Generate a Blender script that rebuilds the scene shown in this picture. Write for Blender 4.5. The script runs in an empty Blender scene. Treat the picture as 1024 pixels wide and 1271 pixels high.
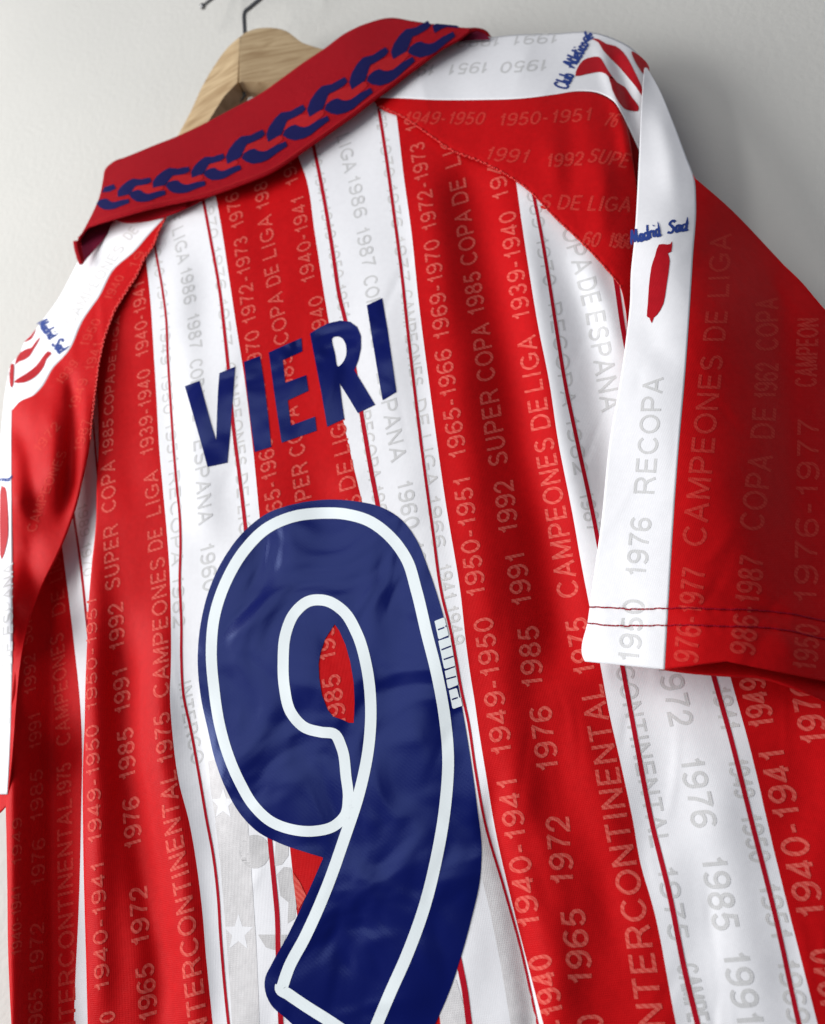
import bpy, bmesh, math, random
import numpy as np
from mathutils import Vector, Matrix

# ------------------------------------------------------------------ camera
# The shirt's back hangs in the world plane Y = 0 (X right, Z up, Y into the wall).
W, H, F = 1024.0, 1271.0, 1100.0
CX, CY = W / 2, H / 2
D0 = 55.0                                    # cm
kb, kc = 0.00030, 0.00040                    # how the plane recedes over the view
N = np.array([kb * F, kc * F, 1.0]); nl = np.linalg.norm(N)
eY = N / nl
DP = D0 / nl
up = np.array([200 - CX, -1700 - CY, F]); up = up - eY * up.dot(eY); eZ = up / np.linalg.norm(up)
eX = np.cross(eY, eZ)
R = np.array([eX, eY, eZ])                   # camera axes -> world
S = 0.01                                     # cm -> m

scene = bpy.context.scene
col = scene.collection
cam_d = bpy.data.cameras.new('camera')
cam = bpy.data.objects.new('camera', cam_d); col.objects.link(cam); scene.camera = cam
cam_d.sensor_fit = 'VERTICAL'; cam_d.sensor_height = 24.0
cam_d.lens = 24.0 * F / H
cam_d.clip_start = 0.01; cam_d.clip_end = 50
Mc = np.column_stack([R @ np.array([1, 0, 0]), R @ np.array([0, -1, 0]), R @ np.array([0, 0, -1])])
m4 = Matrix.Identity(4)
for i in range(3):
    for j in range(3): m4[i][j] = Mc[i, j]
m4[1][3] = -DP * S
cam.matrix_world = m4
cam_d.dof.use_dof = True; cam_d.dof.focus_distance = 0.50; cam_d.dof.aperture_fstop = 5.0

# ------------------------------------------------------------------ light: a window at the left, dim room ambience, one added fill lamp
world = bpy.data.worlds.new('World'); scene.world = world; world.use_nodes = True
bg = world.node_tree.nodes['Background']
bg.inputs[0].default_value = (0.80, 0.86, 1.0, 1); bg.inputs[1].default_value = 0.24

def area(name, loc, target, sx, sy, power, colr):
    d = bpy.data.lights.new(name, 'AREA'); d.shape = 'RECTANGLE'; d.size = sx; d.size_y = sy
    d.energy = power; d.color = colr
    o = bpy.data.objects.new(name, d); col.objects.link(o)
    o.location = loc
    o.rotation_euler = (Vector(target) - Vector(loc)).to_track_quat('-Z', 'Y').to_euler()
    return o
area('window_light', (-1.80, -0.86, 0.50), (0.0, 0, -0.05), 1.1, 1.4, 50, (0.98, 0.985, 1.0))
area('added_fill_light', (-0.75, -1.5, 0.75), (0.0, 0, -0.05), 0.9, 0.9, 8, (1.0, 0.97, 0.95))  # added lamp, no real source: cloudy gloss on the vinyl, softer wall shadow
scene.view_settings.view_transform = 'Standard'
scene.view_settings.look = 'None'
scene.view_settings.exposure = 0.0
scene.view_settings.gamma = 1.0

# ------------------------------------------------------------------ mapping helpers
def unproj(x, y, h=0.0):
    x = np.asarray(x, float); y = np.asarray(y, float); h = np.asarray(h, float) + 0 * x
    r = np.stack([(x - CX) / F, (y - CY) / F, np.ones_like(x)], -1)
    t = (DP - h) / (r @ eY)
    P = r * t[..., None]
    w = P @ R.T
    w[..., 1] -= DP
    return w                                  # cm
def to_plane(x, y):
    w = unproj(x, y, 0.0); return w[..., 0], w[..., 2]
def from_plane(X, Z):
    X = np.asarray(X, float); Z = np.asarray(Z, float)
    w = np.stack([X, np.full_like(X, DP), Z], -1)
    P = w @ R
    return P[..., 0] / P[..., 2] * F + CX, P[..., 1] / P[..., 2] * F + CY

def catmull(pts, n):
    """resample a polyline smoothly to n points, evenly along its length"""
    P = np.asarray(pts, float)
    if len(P) == 2:
        t = np.linspace(0, 1, n)[:, None]; return P[0] * (1 - t) + P[1] * t
    d = np.r_[0, np.cumsum(np.linalg.norm(np.diff(P[:, :2], axis=0), axis=1) + 1e-9)]
    m = np.zeros_like(P)
    sl = np.diff(P, axis=0) / np.diff(d)[:, None]
    m[0] = sl[0]; m[-1] = sl[-1]
    for k in range(1, len(P) - 1):
        h0, h1 = d[k] - d[k - 1], d[k + 1] - d[k]
        m[k] = (sl[k - 1] * h1 + sl[k] * h0) / (h0 + h1)
    s = np.linspace(0, d[-1], n)
    k = np.clip(np.searchsorted(d, s, side='right') - 1, 0, len(P) - 2)
    hh = (d[k + 1] - d[k]); t = (s - d[k]) / hh
    t = t[:, None]; hh = hh[:, None]
    return ((2*t**3-3*t**2+1)*P[k] + (t**3-2*t**2+t)*hh*m[k] + (-2*t**3+3*t**2)*P[k+1] + (t**3-t**2)*hh*m[k+1])

class RBF:
    def __init__(s, pts, lam=0.02):
        p = np.asarray(pts, float); s.c = p[:, :2] / 100.0; z = p[:, 2]; n = len(p)
        A = np.zeros((n + 3, n + 3)); A[:n, :n] = s.k(s.c, s.c) + lam * np.eye(n)
        A[:n, n] = 1; A[:n, n + 1:] = s.c; A[n:, :n] = A[:n, n:].T
        s.w = np.linalg.solve(A, np.r_[z, 0, 0, 0])
    def k(s, a, b):
        r2 = ((a[:, None, :] - b[None]) ** 2).sum(-1); return 0.5 * r2 * np.log(r2 + 1e-12)
    def __call__(s, x, y):
        x = np.asarray(x, float); q = np.stack([x.ravel(), np.asarray(y, float).ravel()], -1) / 100.0
        o = np.zeros(len(q)); n = len(s.c)
        for a in range(0, len(q), 20000):
            qq = q[a:a + 20000]
            o[a:a + 20000] = s.k(qq, s.c) @ s.w[:n] + s.w[n] + qq @ s.w[n + 1:]
        return o.reshape(x.shape)

def fold(x, y, line, amp, wid, taper=60, asym=1.0):
    """a crest (amp>0) or valley (amp<0) running along a polyline; wid in px either side"""
    L = np.asarray(line, float); best = None; along = None; side = None; acc = 0.0
    tot = np.linalg.norm(np.diff(L, axis=0), axis=1).sum()
    for a, b in zip(L[:-1], L[1:]):
        d = b - a; l = np.hypot(*d)
        t = np.clip(((x - a[0]) * d[0] + (y - a[1]) * d[1]) / (l * l), 0, 1)
        dx = x - a[0] - t * d[0]; dy = y - a[1] - t * d[1]
        dist = np.hypot(dx, dy); sg = np.sign(dx * d[1] - dy * d[0]); s = acc + t * l
        if best is None: best, along, side = dist, s, sg
        else:
            m = dist < best
            best = np.where(m, dist, best); along = np.where(m, s, along); side = np.where(m, sg, side)
        acc += l
    w = np.where(side > 0, wid, wid * asym)
    e = np.clip(np.minimum(along, tot - along) / taper, 0, 1)
    e = e * e * (3 - 2 * e)
    return amp * np.exp(-(best / w) ** 2) * e

def ripple(x, y, seed=0, amp=0.05):
    rs = np.random.RandomState(seed); o = 0 * x
    for k in range(7):
        a = rs.uniform(-0.5, 0.5); wl = rs.uniform(60, 190); ph = rs.uniform(0, 6.28); ph2 = rs.uniform(0, 6.28)
        u = x * math.cos(a) + y * math.sin(a) * 0.35
        o = o + np.sin(u / wl * 6.28 + ph + 1.1 * np.sin(y / rs.uniform(130, 320) * 6.28 + ph2)) * wl / 190
    return o * amp

def creases(x, y, seed, n, box, ang=(-25, 25), amp=(0.02, 0.05), ln=(50, 150), wd=(4, 9)):
    rs = np.random.RandomState(seed); o = 0 * np.asarray(x, float)
    for k in range(n):
        cx, cy = rs.uniform(box[0], box[2]), rs.uniform(box[1], box[3]); a = math.radians(rs.uniform(*ang)); l = rs.uniform(*ln) / 2
        w = rs.uniform(*wd); A = rs.uniform(*amp) * rs.choice([-1, 1]); bend = rs.uniform(-.12, .12) * l
        dx, dy = math.sin(a), math.cos(a)
        u = (x - cx) * dx + (y - cy) * dy; v = (x - cx) * dy - (y - cy) * dx - bend * (u / l) ** 2
        o = o + A * np.exp(-(v / w) ** 2 - (u / l) ** 2 * 1.5)
    return o

# ------------------------------------------------------------------ materials
def nodes_of(m):
    m.use_nodes = True; nt = m.node_tree
    return nt, nt.nodes['Principled BSDF']
def lk(nt, a, b): nt.links.new(a, b)

def cloth_mat(name, c, rough=0.5, sheen=0.25, spec=0.35, c2=None, hatch=0.0, bump=0.25, knit=1400.0, sheent=None, bigb=0.25, var=1.0, bd=0.0004):
    m = bpy.data.materials.new(name); nt, b = nodes_of(m)
    tc = nt.nodes.new('ShaderNodeTexCoord')
    uv = nt.nodes.new('ShaderNodeUVMap')
    # fine knit: interlaced ribs in fabric coordinates (UV is in cm)
    wv = nt.nodes.new('ShaderNodeTexWave'); wv.wave_type = 'BANDS'; wv.bands_direction = 'X'
    wv.inputs['Scale'].default_value = 3.6; wv.inputs['Distortion'].default_value = 0.6; wv.inputs['Detail Scale'].default_value = 3
    wv2 = nt.nodes.new('ShaderNodeTexWave'); wv2.wave_type = 'BANDS'; wv2.bands_direction = 'Y'
    wv2.inputs['Scale'].default_value = 3.2; wv2.inputs['Distortion'].default_value = 0.8
    nz = nt.nodes.new('ShaderNodeTexNoise'); nz.inputs['Scale'].default_value = 260; nz.inputs['Detail'].default_value = 3
    nz2 = nt.nodes.new('ShaderNodeTexNoise'); nz2.inputs['Scale'].default_value = 22; nz2.inputs['Detail'].default_value = 4
    lk(nt, uv.outputs[0], wv.inputs['Vector']); lk(nt, uv.outputs[0], wv2.inputs['Vector'])
    lk(nt, tc.outputs['Object'], nz.inputs['Vector']); lk(nt, tc.outputs['Object'], nz2.inputs['Vector'])
    mul = nt.nodes.new('ShaderNodeMath'); mul.operation = 'MULTIPLY'; lk(nt, wv.outputs['Fac'], mul.inputs[0]); lk(nt, wv2.outputs['Fac'], mul.inputs[1])
    add = nt.nodes.new('ShaderNodeMath'); add.operation = 'MULTIPLY_ADD'; lk(nt, nz.outputs['Fac'], add.inputs[0]); add.inputs[1].default_value = 1.4; lk(nt, mul.outputs[0], add.inputs[2])
    bm = nt.nodes.new('ShaderNodeBump'); bm.inputs['Strength'].default_value = bump; bm.inputs['Distance'].default_value = bd
    lk(nt, add.outputs[0], bm.inputs['Height'])
    bm2 = nt.nodes.new('ShaderNodeBump'); bm2.inputs['Strength'].default_value = bigb; bm2.inputs['Distance'].default_value = 0.004
    lk(nt, nz2.outputs['Fac'], bm2.inputs['Height']); lk(nt, bm2.outputs[0], bm.inputs['Normal'])
    lk(nt, bm.outputs[0], b.inputs['Normal'])
    # colour: small yarn variation
    mx = nt.nodes.new('ShaderNodeMix'); mx.data_type = 'RGBA'
    mx.inputs['A'].default_value = (*[v * (1 - .14 * var) for v in c], 1); mx.inputs['B'].default_value = (*[min(1, v * (1 + .12 * var)) for v in c], 1)
    lk(nt, nz.outputs['Fac'], mx.inputs['Factor'])
    out = mx.outputs['Result']
    if c2 is not None:
        wh = nt.nodes.new('ShaderNodeTexWave'); wh.wave_type = 'BANDS'; wh.bands_direction = 'DIAGONAL'
        wh.inputs['Scale'].default_value = hatch; wh.inputs['Distortion'].default_value = 0.8; wh.inputs['Detail Scale'].default_value = 2
        lk(nt, uv.outputs[0], wh.inputs['Vector'])
        rp = nt.nodes.new('ShaderNodeValToRGB'); rp.color_ramp.elements[0].position = 0.3; rp.color_ramp.elements[1].position = 0.62
        lk(nt, wh.outputs['Fac'], rp.inputs[0])
        m2 = nt.nodes.new('ShaderNodeMix'); m2.data_type = 'RGBA'; lk(nt, rp.outputs[0], m2.inputs['Factor'])
        m2.inputs['A'].default_value = (*c2, 1); lk(nt, out, m2.inputs['B']); out = m2.outputs['Result']
    lk(nt, out, b.inputs['Base Color'])
    b.inputs['Roughness'].default_value = rough
    b.inputs['Specular IOR Level'].default_value = spec
    if c[0] > 4 * c[1]: b.inputs['Specular Tint'].default_value = (1.0, 0.22, 0.22, 1)
    b.inputs['Sheen Weight'].default_value = sheen
    b.inputs['Sheen Roughness'].default_value = 0.4
    b.inputs['Sheen Tint'].default_value = (*(sheent or c), 1)
    return m

RED = (0.51, 0.005, 0.007)
M = {}
M['red'] = cloth_mat('red_satin_knit', RED, 0.5, 0.0, 0.13)
M['white'] = cloth_mat('white_satin_knit', (0.85, 0.845, 0.855), 0.5, 0.0, 0.2, bump=0.14, bigb=0.06, var=0.3)
M['thin'] = cloth_mat('dark_red_pinstripe', (0.44, 0.006, 0.018), 0.5, 0.0, 0.15)
M['txt_red'] = cloth_mat('pink_jacquard_yarn', (0.68, 0.115, 0.09), 0.55, 0.0, 0.05, c2=(0.60, 0.065, 0.052), hatch=2.0)
M['txt_red_soft'] = cloth_mat('faint_pink_jacquard_yarn', (0.58, 0.045, 0.035), 0.55, 0.0, 0.05, c2=(0.53, 0.028, 0.024), hatch=2.0)
M['txt_white'] = cloth_mat('grey_jacquard_yarn', (0.64, 0.635, 0.625), 0.5, 0.0, 0.2)
M['txt_white_soft'] = cloth_mat('pale_grey_jacquard_yarn', (0.68, 0.665, 0.645), 0.5, 0.0, 0.2)
M['ghost'] = cloth_mat('pale_grey_crest_yarn', (0.70, 0.68, 0.67), 0.5, 0.0, 0.2)
M['ghost2'] = cloth_mat('mid_grey_crest_yarn', (0.60, 0.585, 0.575), 0.5, 0.0, 0.2)
M['collar'] = cloth_mat('red_ribbed_collar_knit', (0.37, 0.007, 0.014), 0.8, 0.1, 0.1, bump=0.7, bd=0.0009, sheent=(0.7, 0.05, 0.06))
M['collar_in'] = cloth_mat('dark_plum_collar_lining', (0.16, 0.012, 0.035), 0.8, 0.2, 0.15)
M['chain'] = cloth_mat('navy_collar_yarn', (0.006, 0.008, 0.080), 0.8, 0.0, 0.1, bump=0.5, c2=(0.010, 0.008, 0.065), hatch=3.0)
M['stipple'] = cloth_mat('stippled_collar_yarn', (0.44, 0.024, 0.026), 0.8, 0.0, 0.05, c2=(0.33, 0.006, 0.012), hatch=3.2)
M['logo_red'] = cloth_mat('red_woven_logo', (0.42, 0.007, 0.014), 0.5, 0.1, 0.25)
M['script'] = cloth_mat('blue_woven_script', (0.02, 0.05, 0.24), 0.5, 0.1, 0.25)
M['thread'] = cloth_mat('dark_red_thread', (0.33, 0.004, 0.02), 0.6, 0.1, 0.2)
M['seam'] = cloth_mat('bright_red_seam_thread', (0.75, 0.07, 0.06), 0.5, 0.1, 0.3)

def vinyl(name, c, rough, cloud):
    m = bpy.data.materials.new(name); nt, b = nodes_of(m)
    tc = nt.nodes.new('ShaderNodeTexCoord')
    nz = nt.nodes.new('ShaderNodeTexNoise'); nz.inputs['Scale'].default_value = 17; nz.inputs['Detail'].default_value = 2.2; nz.inputs['Roughness'].default_value = 0.4; nz.inputs['Distortion'].default_value = 0.6
    nf = nt.nodes.new('ShaderNodeTexNoise'); nf.inputs['Scale'].default_value = 700; nf.inputs['Detail'].default_value = 2
    lk(nt, tc.outputs['Object'], nz.inputs['Vector']); lk(nt, tc.outputs['Object'], nf.inputs['Vector'])
    b1 = nt.nodes.new('ShaderNodeBump'); b1.inputs['Strength'].default_value = cloud; b1.inputs['Distance'].default_value = 0.012; lk(nt, nz.outputs['Fac'], b1.inputs['Height'])
    b2 = nt.nodes.new('ShaderNodeBump'); b2.inputs['Strength'].default_value = 0.12; b2.inputs['Distance'].default_value = 0.0002; lk(nt, nf.outputs['Fac'], b2.inputs['Height']); lk(nt, b1.outputs[0], b2.inputs['Normal'])
    uvn = nt.nodes.new('ShaderNodeUVMap'); wk = nt.nodes.new('ShaderNodeTexWave'); wk.wave_type = 'BANDS'; wk.bands_direction = 'DIAGONAL'; wk.inputs['Scale'].default_value = 2.6; wk.inputs['Distortion'].default_value = 1.0
    lk(nt, uvn.outputs[0], wk.inputs['Vector'])
    b3 = nt.nodes.new('ShaderNodeBump'); b3.inputs['Strength'].default_value = 0.05; b3.inputs['Distance'].default_value = 0.0002; lk(nt, wk.outputs['Fac'], b3.inputs['Height']); lk(nt, b2.outputs[0], b3.inputs['Normal'])
    lk(nt, b3.outputs[0], b.inputs['Normal'])
    rr = nt.nodes.new('ShaderNodeMapRange'); rr.inputs['To Min'].default_value = rough - 0.06; rr.inputs['To Max'].default_value = rough + 0.08
    lk(nt, nz.outputs['Fac'], rr.inputs['Value']); lk(nt, rr.outputs[0], b.inputs['Roughness'])
    b.inputs['Base Color'].default_value = (*c, 1)
    b.inputs['Specular IOR Level'].default_value = 0.30 if c[0] < .1 else 0.3
    if c[0] < .1: b.inputs['Specular Tint'].default_value = (0.35, 0.5, 1.0, 1)
    return m
M['navy'] = vinyl('navy_flock_vinyl', (0.002, 0.005, 0.088), 0.25, 0.75)
M['vwhite'] = vinyl('white_vinyl', (0.80, 0.86, 0.86), 0.5, 0.1)

def wood():
    m = bpy.data.materials.new('pale_lacquered_wood'); nt, b = nodes_of(m)
    tc = nt.nodes.new('ShaderNodeTexCoord'); mp = nt.nodes.new('ShaderNodeMapping')
    mp.inputs['Scale'].default_value = (12, 30, 95); mp.inputs['Rotation'].default_value = (0, math.radians(8), 0)
    nz = nt.nodes.new('ShaderNodeTexNoise'); nz.inputs['Scale'].default_value = 1.4; nz.inputs['Detail'].default_value = 6; nz.inputs['Distortion'].default_value = 1.3
    lk(nt, tc.outputs['Object'], mp.inputs[0]); lk(nt, mp.outputs[0], nz.inputs['Vector'])
    rp = nt.nodes.new('ShaderNodeValToRGB')
    rp.color_ramp.elements[0].position = 0.3; rp.color_ramp.elements[0].color = (0.33, 0.21, 0.10, 1)
    rp.color_ramp.elements[1].position = 0.72; rp.color_ramp.elements[1].color = (0.60, 0.45, 0.26, 1)
    lk(nt, nz.outputs['Fac'], rp.inputs[0]); lk(nt, rp.outputs[0], b.inputs['Base Color'])
    b.inputs['Roughness'].default_value = 0.42
    bm = nt.nodes.new('ShaderNodeBump'); bm.inputs['Strength'].default_value = 0.15; bm.inputs['Distance'].default_value = 0.001
    lk(nt, nz.outputs['Fac'], bm.inputs['Height']); lk(nt, bm.outputs[0], b.inputs['Normal'])
    return m
M['wood'] = wood()
def simple(name, c, rough, metal=0.0):
    m = bpy.data.materials.new(name); nt, b = nodes_of(m)
    nz = nt.nodes.new('ShaderNodeTexNoise'); nz.inputs['Scale'].default_value = 90; nz.inputs['Detail'].default_value = 4
    tc = nt.nodes.new('ShaderNodeTexCoord'); lk(nt, tc.outputs['Object'], nz.inputs['Vector'])
    mx = nt.nodes.new('ShaderNodeMix'); mx.data_type = 'RGBA'
    mx.inputs['A'].default_value = (*[v * 0.8 for v in c], 1); mx.inputs['B'].default_value = (*[min(1, v * 1.15) for v in c], 1)
    lk(nt, nz.outputs['Fac'], mx.inputs['Factor']); lk(nt, mx.outputs['Result'], b.inputs['Base Color'])
    b.inputs['Roughness'].default_value = rough; b.inputs['Metallic'].default_value = metal
    return m
M['steel'] = simple('dull_steel', (0.22, 0.22, 0.22), 0.32, 1.0)
M['gap'] = simple('dark_wood_crack', (0.012, 0.008, 0.005), 0.9)
def wallmat():
    m = bpy.data.materials.new('painted_plaster'); nt, b = nodes_of(m)
    tc = nt.nodes.new('ShaderNodeTexCoord')
    n1 = nt.nodes.new('ShaderNodeTexNoise'); n1.inputs['Scale'].default_value = 180; n1.inputs['Detail'].default_value = 5
    n2 = nt.nodes.new('ShaderNodeTexNoise'); n2.inputs['Scale'].default_value = 7; n2.inputs['Detail'].default_value = 4
    lk(nt, tc.outputs['Object'], n1.inputs['Vector']); lk(nt, tc.outputs['Object'], n2.inputs['Vector'])
    mx = nt.nodes.new('ShaderNodeMix'); mx.data_type = 'RGBA'
    mx.inputs['A'].default_value = (0.61, 0.60, 0.555, 1); mx.inputs['B'].default_value = (0.67, 0.655, 0.605, 1)
    lk(nt, n2.outputs['Fac'], mx.inputs['Factor']); lk(nt, mx.outputs['Result'], b.inputs['Base Color'])
    ad = nt.nodes.new('ShaderNodeMath'); ad.operation = 'MULTIPLY_ADD'; lk(nt, n2.outputs['Fac'], ad.inputs[0]); ad.inputs[1].default_value = 3.0; lk(nt, n1.outputs['Fac'], ad.inputs[2])
    bm = nt.nodes.new('ShaderNodeBump'); bm.inputs['Strength'].default_value = 0.28; bm.inputs['Distance'].default_value = 0.0014
    lk(nt, ad.outputs[0], bm.inputs['Height']); lk(nt, bm.outputs[0], b.inputs['Normal'])
    b.inputs['Roughness'].default_value = 0.85; b.inputs['Specular IOR Level'].default_value = 0.2
    return m
M['wall'] = wallmat()

# ------------------------------------------------------------------ object helpers
def link(name, me, parent=None):
    o = bpy.data.objects.new(name, me); col.objects.link(o); o.parent = parent; return o
def empty(name, loc_px, h, label, cat):
    o = bpy.data.objects.new(name, None); col.objects.link(o)
    w = unproj(*loc_px, h) * S; o.location = [float(v) for v in w]; o.empty_display_size = 0.05
    o['label'] = label; o['category'] = cat
    return o
def place(o, parent):
    if parent is not None:
        o.parent = parent
        top = parent; loc = Vector(parent.location)
        while top.parent: top = top.parent; loc += Vector(top.location)
        o.location = -loc if top.type == 'EMPTY' and parent.type == 'EMPTY' else (0, 0, 0)
    return o

def mesh_obj(name, V, Fs, mats, midx=None, uv=None, parent=None, smooth=True, thick=0.0):
    me = bpy.data.meshes.new(name)
    me.from_pydata([tuple(v) for v in (np.asarray(V) * S).tolist()], [], Fs)
    for mm in mats: me.materials.append(mm)
    if midx is not None: me.polygons.foreach_set('material_index', np.asarray(midx, np.int32))
    if uv is not None:
        ul = me.uv_layers.new(name='UVMap'); li = np.zeros(len(me.loops), np.int32); me.loops.foreach_get('vertex_index', li)
        ul.data.foreach_set('uv', np.asarray(uv, np.float32)[li].ravel())
    me.polygons.foreach_set('use_smooth', [smooth] * len(me.polygons))
    me.update()
    o = link(name, me)
    place(o, parent)
    if thick:
        md = o.modifiers.new('thickness', 'SOLIDIFY'); md.thickness = thick * S; md.offset = -1
    return o

def grid_obj(name, gx, gy, hh, colmat, mats, parent, keep=None, thick=0.07, flip=False):
    """gx, gy, hh: arrays [row, col]; colmat: material index per column gap"""
    P = unproj(gx, gy, hh); nr, nc = gx.shape
    X, Z = P[..., 0], P[..., 2]
    idx = np.arange(nr * nc).reshape(nr, nc)
    Fs, mi = [], []
    cxm = (gx[:-1, :-1] + gx[1:, 1:]) / 2; cym = (gy[:-1, :-1] + gy[1:, 1:]) / 2
    kp = np.ones(cxm.shape, bool) if keep is None else inside(cxm, cym, keep)
    for r in range(nr - 1):
        for c in range(nc - 1):
            if kp[r, c]:
                f = (idx[r, c], idx[r + 1, c], idx[r + 1, c + 1], idx[r, c + 1])
                Fs.append(f); mi.append(colmat[c] if not callable(colmat) else 0)
    # faces must look toward -Y
    V = P.reshape(-1, 3)
    a, b, c_, d = [V[i] for i in Fs[len(Fs) // 2]]
    if np.cross(b - a, d - a)[1] > 0: Fs = [f[::-1] for f in Fs]
    Fs = [tuple(int(q) for q in f) for f in Fs]
    used = sorted({i for f in Fs for i in f}); mp = {u: k for k, u in enumerate(used)}
    Fs = [tuple(mp[i] for i in f) for f in Fs]
    uv = np.stack([X, Z], -1).reshape(-1, 2)[used]
    return mesh_obj(name, V[used], Fs, mats, mi, uv, parent, True, thick)

def inside(x, y, poly):
    p = np.asarray(poly, float); r = np.zeros(np.shape(x), bool)
    j = len(p) - 1
    for i in range(len(p)):
        xi, yi, xj, yj = p[i][0], p[i][1], p[j][0], p[j][1]
        if yi != yj: r ^= ((yi > y) != (yj > y)) & (x < (xj - xi) * (y - yi) / (yj - yi) + xi)
        j = i
    return r

def loft(curves, mats_between, nrow, step=4.0):
    """curves: list of polylines running the same way -> dense grid; returns gx, gy, colmat"""
    C = [catmull(c, nrow) for c in curves]
    gx, gy, cm = [C[0][:, 0]], [C[0][:, 1]], []
    for a, b, m in zip(C[:-1], C[1:], mats_between):
        k = max(1, int(math.ceil(np.max(np.linalg.norm(b - a, axis=1)) / step)))
        for j in range(1, k + 1):
            t = j / k; gx.append(a[:, 0] * (1 - t) + b[:, 0] * t); gy.append(a[:, 1] * (1 - t) + b[:, 1] * t); cm.append(m)
    return np.stack(gx, 1), np.stack(gy, 1), cm

# flat shapes laid on a surface h(x, y) ----------------------------
def fill_polys(polys):
    """outline polygons (holes allowed) in px -> bmesh triangles in px"""
    cu = bpy.data.curves.new('tmp', 'CURVE'); cu.dimensions = '2D'; cu.fill_mode = 'BOTH'
    for p in polys:
        sp = cu.splines.new('POLY'); sp.points.add(len(p) - 1)
        for q, a in zip(sp.points, p): q.co = (a[0], a[1], 0, 1)
        sp.use_cyclic_u = True
    o = bpy.data.objects.new('tmp', cu); me = bpy.data.meshes.new_from_object(o)
    bpy.data.objects.remove(o); bpy.data.curves.remove(cu)
    bm = bmesh.new(); bm.from_mesh(me); bpy.data.meshes.remove(me)
    bmesh.ops.remove_doubles(bm, verts=bm.verts, dist=1e-4)
    return bm
def cut(bm, step):
    if not bm.verts: return
    xs = [v.co.x for v in bm.verts]; ys = [v.co.y for v in bm.verts]
    for ax, lo, hi in ((0, min(xs), max(xs)), (1, min(ys), max(ys))):
        k = int(math.floor(lo / step)) + 1
        while k * step < hi:
            co = [0, 0, 0]; no = [0, 0, 0]; co[ax] = k * step + 0.013; no[ax] = 1
            bmesh.ops.bisect_plane(bm, geom=bm.verts[:] + bm.edges[:] + bm.faces[:], plane_co=co, plane_no=no)
            k += 1
def drape(bms, name, hfun, eps, mat, parent, thick=0.0, uvs=None, side=0.0):
    """bms: list of bmesh in px"""
    V, Fs, U = [], [], []
    for bm in bms:
        n = len(V); bm.verts.index_update()
        vs = [(v.co.x, v.co.y) for v in bm.verts]
        V += vs; Fs += [tuple(v.index + n for v in f.verts) for f in bm.faces]; bm.free()
    if not V: return None
    V = np.array(V); h = hfun(V[:, 0], V[:, 1]) + eps
    P = unproj(V[:, 0], V[:, 1], h)
    out = []
    for f in Fs:
        a, b, c = P[f[0]], P[f[1]], P[f[2]]
        nrm = np.cross(b - a, c - a)
        if nrm[1] > 0: f = f[::-1]
        out.append(f)
    X, Z = P[:, 0], P[:, 2]
    o = mesh_obj(name, P, out, [mat], None, np.stack([X, Z], -1), parent, True, 0)
    if thick:
        md = o.modifiers.new('thickness', 'SOLIDIFY'); md.thickness = thick * S; md.offset = 1
    return o

def smooth_closed(pts, per=6):
    P = np.asarray(pts, float); n = len(P); out = []
    for i in range(n):
        p0, p1, p2, p3 = P[i - 1], P[i], P[(i + 1) % n], P[(i + 2) % n]
        for k in range(per):
            t = k / per
            out.append(0.5 * (2 * p1 + (p2 - p0) * t + (2 * p0 - 5 * p1 + 4 * p2 - p3) * t * t + (3 * p1 - p0 - 3 * p2 + p3) * t ** 3))
    return np.array(out)
def z2p(pts, ox, oy, sc): return [(ox + a / sc, oy + b / sc) for a, b in pts]

_txt = {}
def text_mesh(s, bold=0.0, shear=0.0):
    key = (s, bold, shear)
    if key not in _txt:
        cu = bpy.data.curves.new('tmp', 'FONT'); cu.body = s; cu.size = 1.0; cu.resolution_u = 3; cu.offset = bold; cu.shear = shear
        cu.space_character = 1.08
        o = bpy.data.objects.new('tmp', cu); me = bpy.data.meshes.new_from_object(o)
        bpy.data.objects.remove(o); bpy.data.curves.remove(cu)
        _txt[key] = me
    return _txt[key]
def lay_text(s, path, size=1.1, bold=0.0, shear=0.0, step=7.0, wob=0.0):
    """text along a px path, at true size on the fabric plane; returns bmesh in px"""
    me = text_mesh(s, bold, shear)
    bm = bmesh.new(); bm.from_mesh(me)
    xs = [v.co.x for v in bm.verts]; x0, x1 = min(xs), max(xs)
    p = catmull(path, 40) if len(path) > 2 else np.array([np.array(path[0]) * (1 - t) + np.array(path[1]) * t for t in np.linspace(0, 1, 12)])
    X, Z = to_plane(p[:, 0], p[:, 1]); A = np.r_[0, np.cumsum(np.hypot(np.diff(X), np.diff(Z)))]
    tx, tz = np.gradient(X, A), np.gradient(Z, A)
    cap = 0.73
    co = np.array([(v.co.x, v.co.y) for v in bm.verts])
    sarr = (co[:, 0] - x0) / (x1 - x0) * A[-1]; off = (co[:, 1] / cap - 0.5) * size
    if wob: off = off + wob * np.sin(sarr * 2.1 + size * 7)
    px = np.interp(sarr, A, X); pz = np.interp(sarr, A, Z); ux = np.interp(sarr, A, tx); uz = np.interp(sarr, A, tz)
    ln = np.hypot(ux, uz); ux /= ln; uz /= ln
    qx, qy = from_plane(px - uz * off, pz + ux * off)
    for v, a, b in zip(bm.verts, qx, qy): v.co = (a, b, 0)
    cut(bm, step)
    return bm
def lettering(name, items, hfun, eps, mat, parent, size=1.1, **k):
    """items: (string, path) pieces of one running line -> one part"""
    bms = [lay_text(it[0], it[1], it[2] if len(it) > 2 else size, **k) for it in items]
    return drape(bms, name, hfun, eps, mat, parent)

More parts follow.
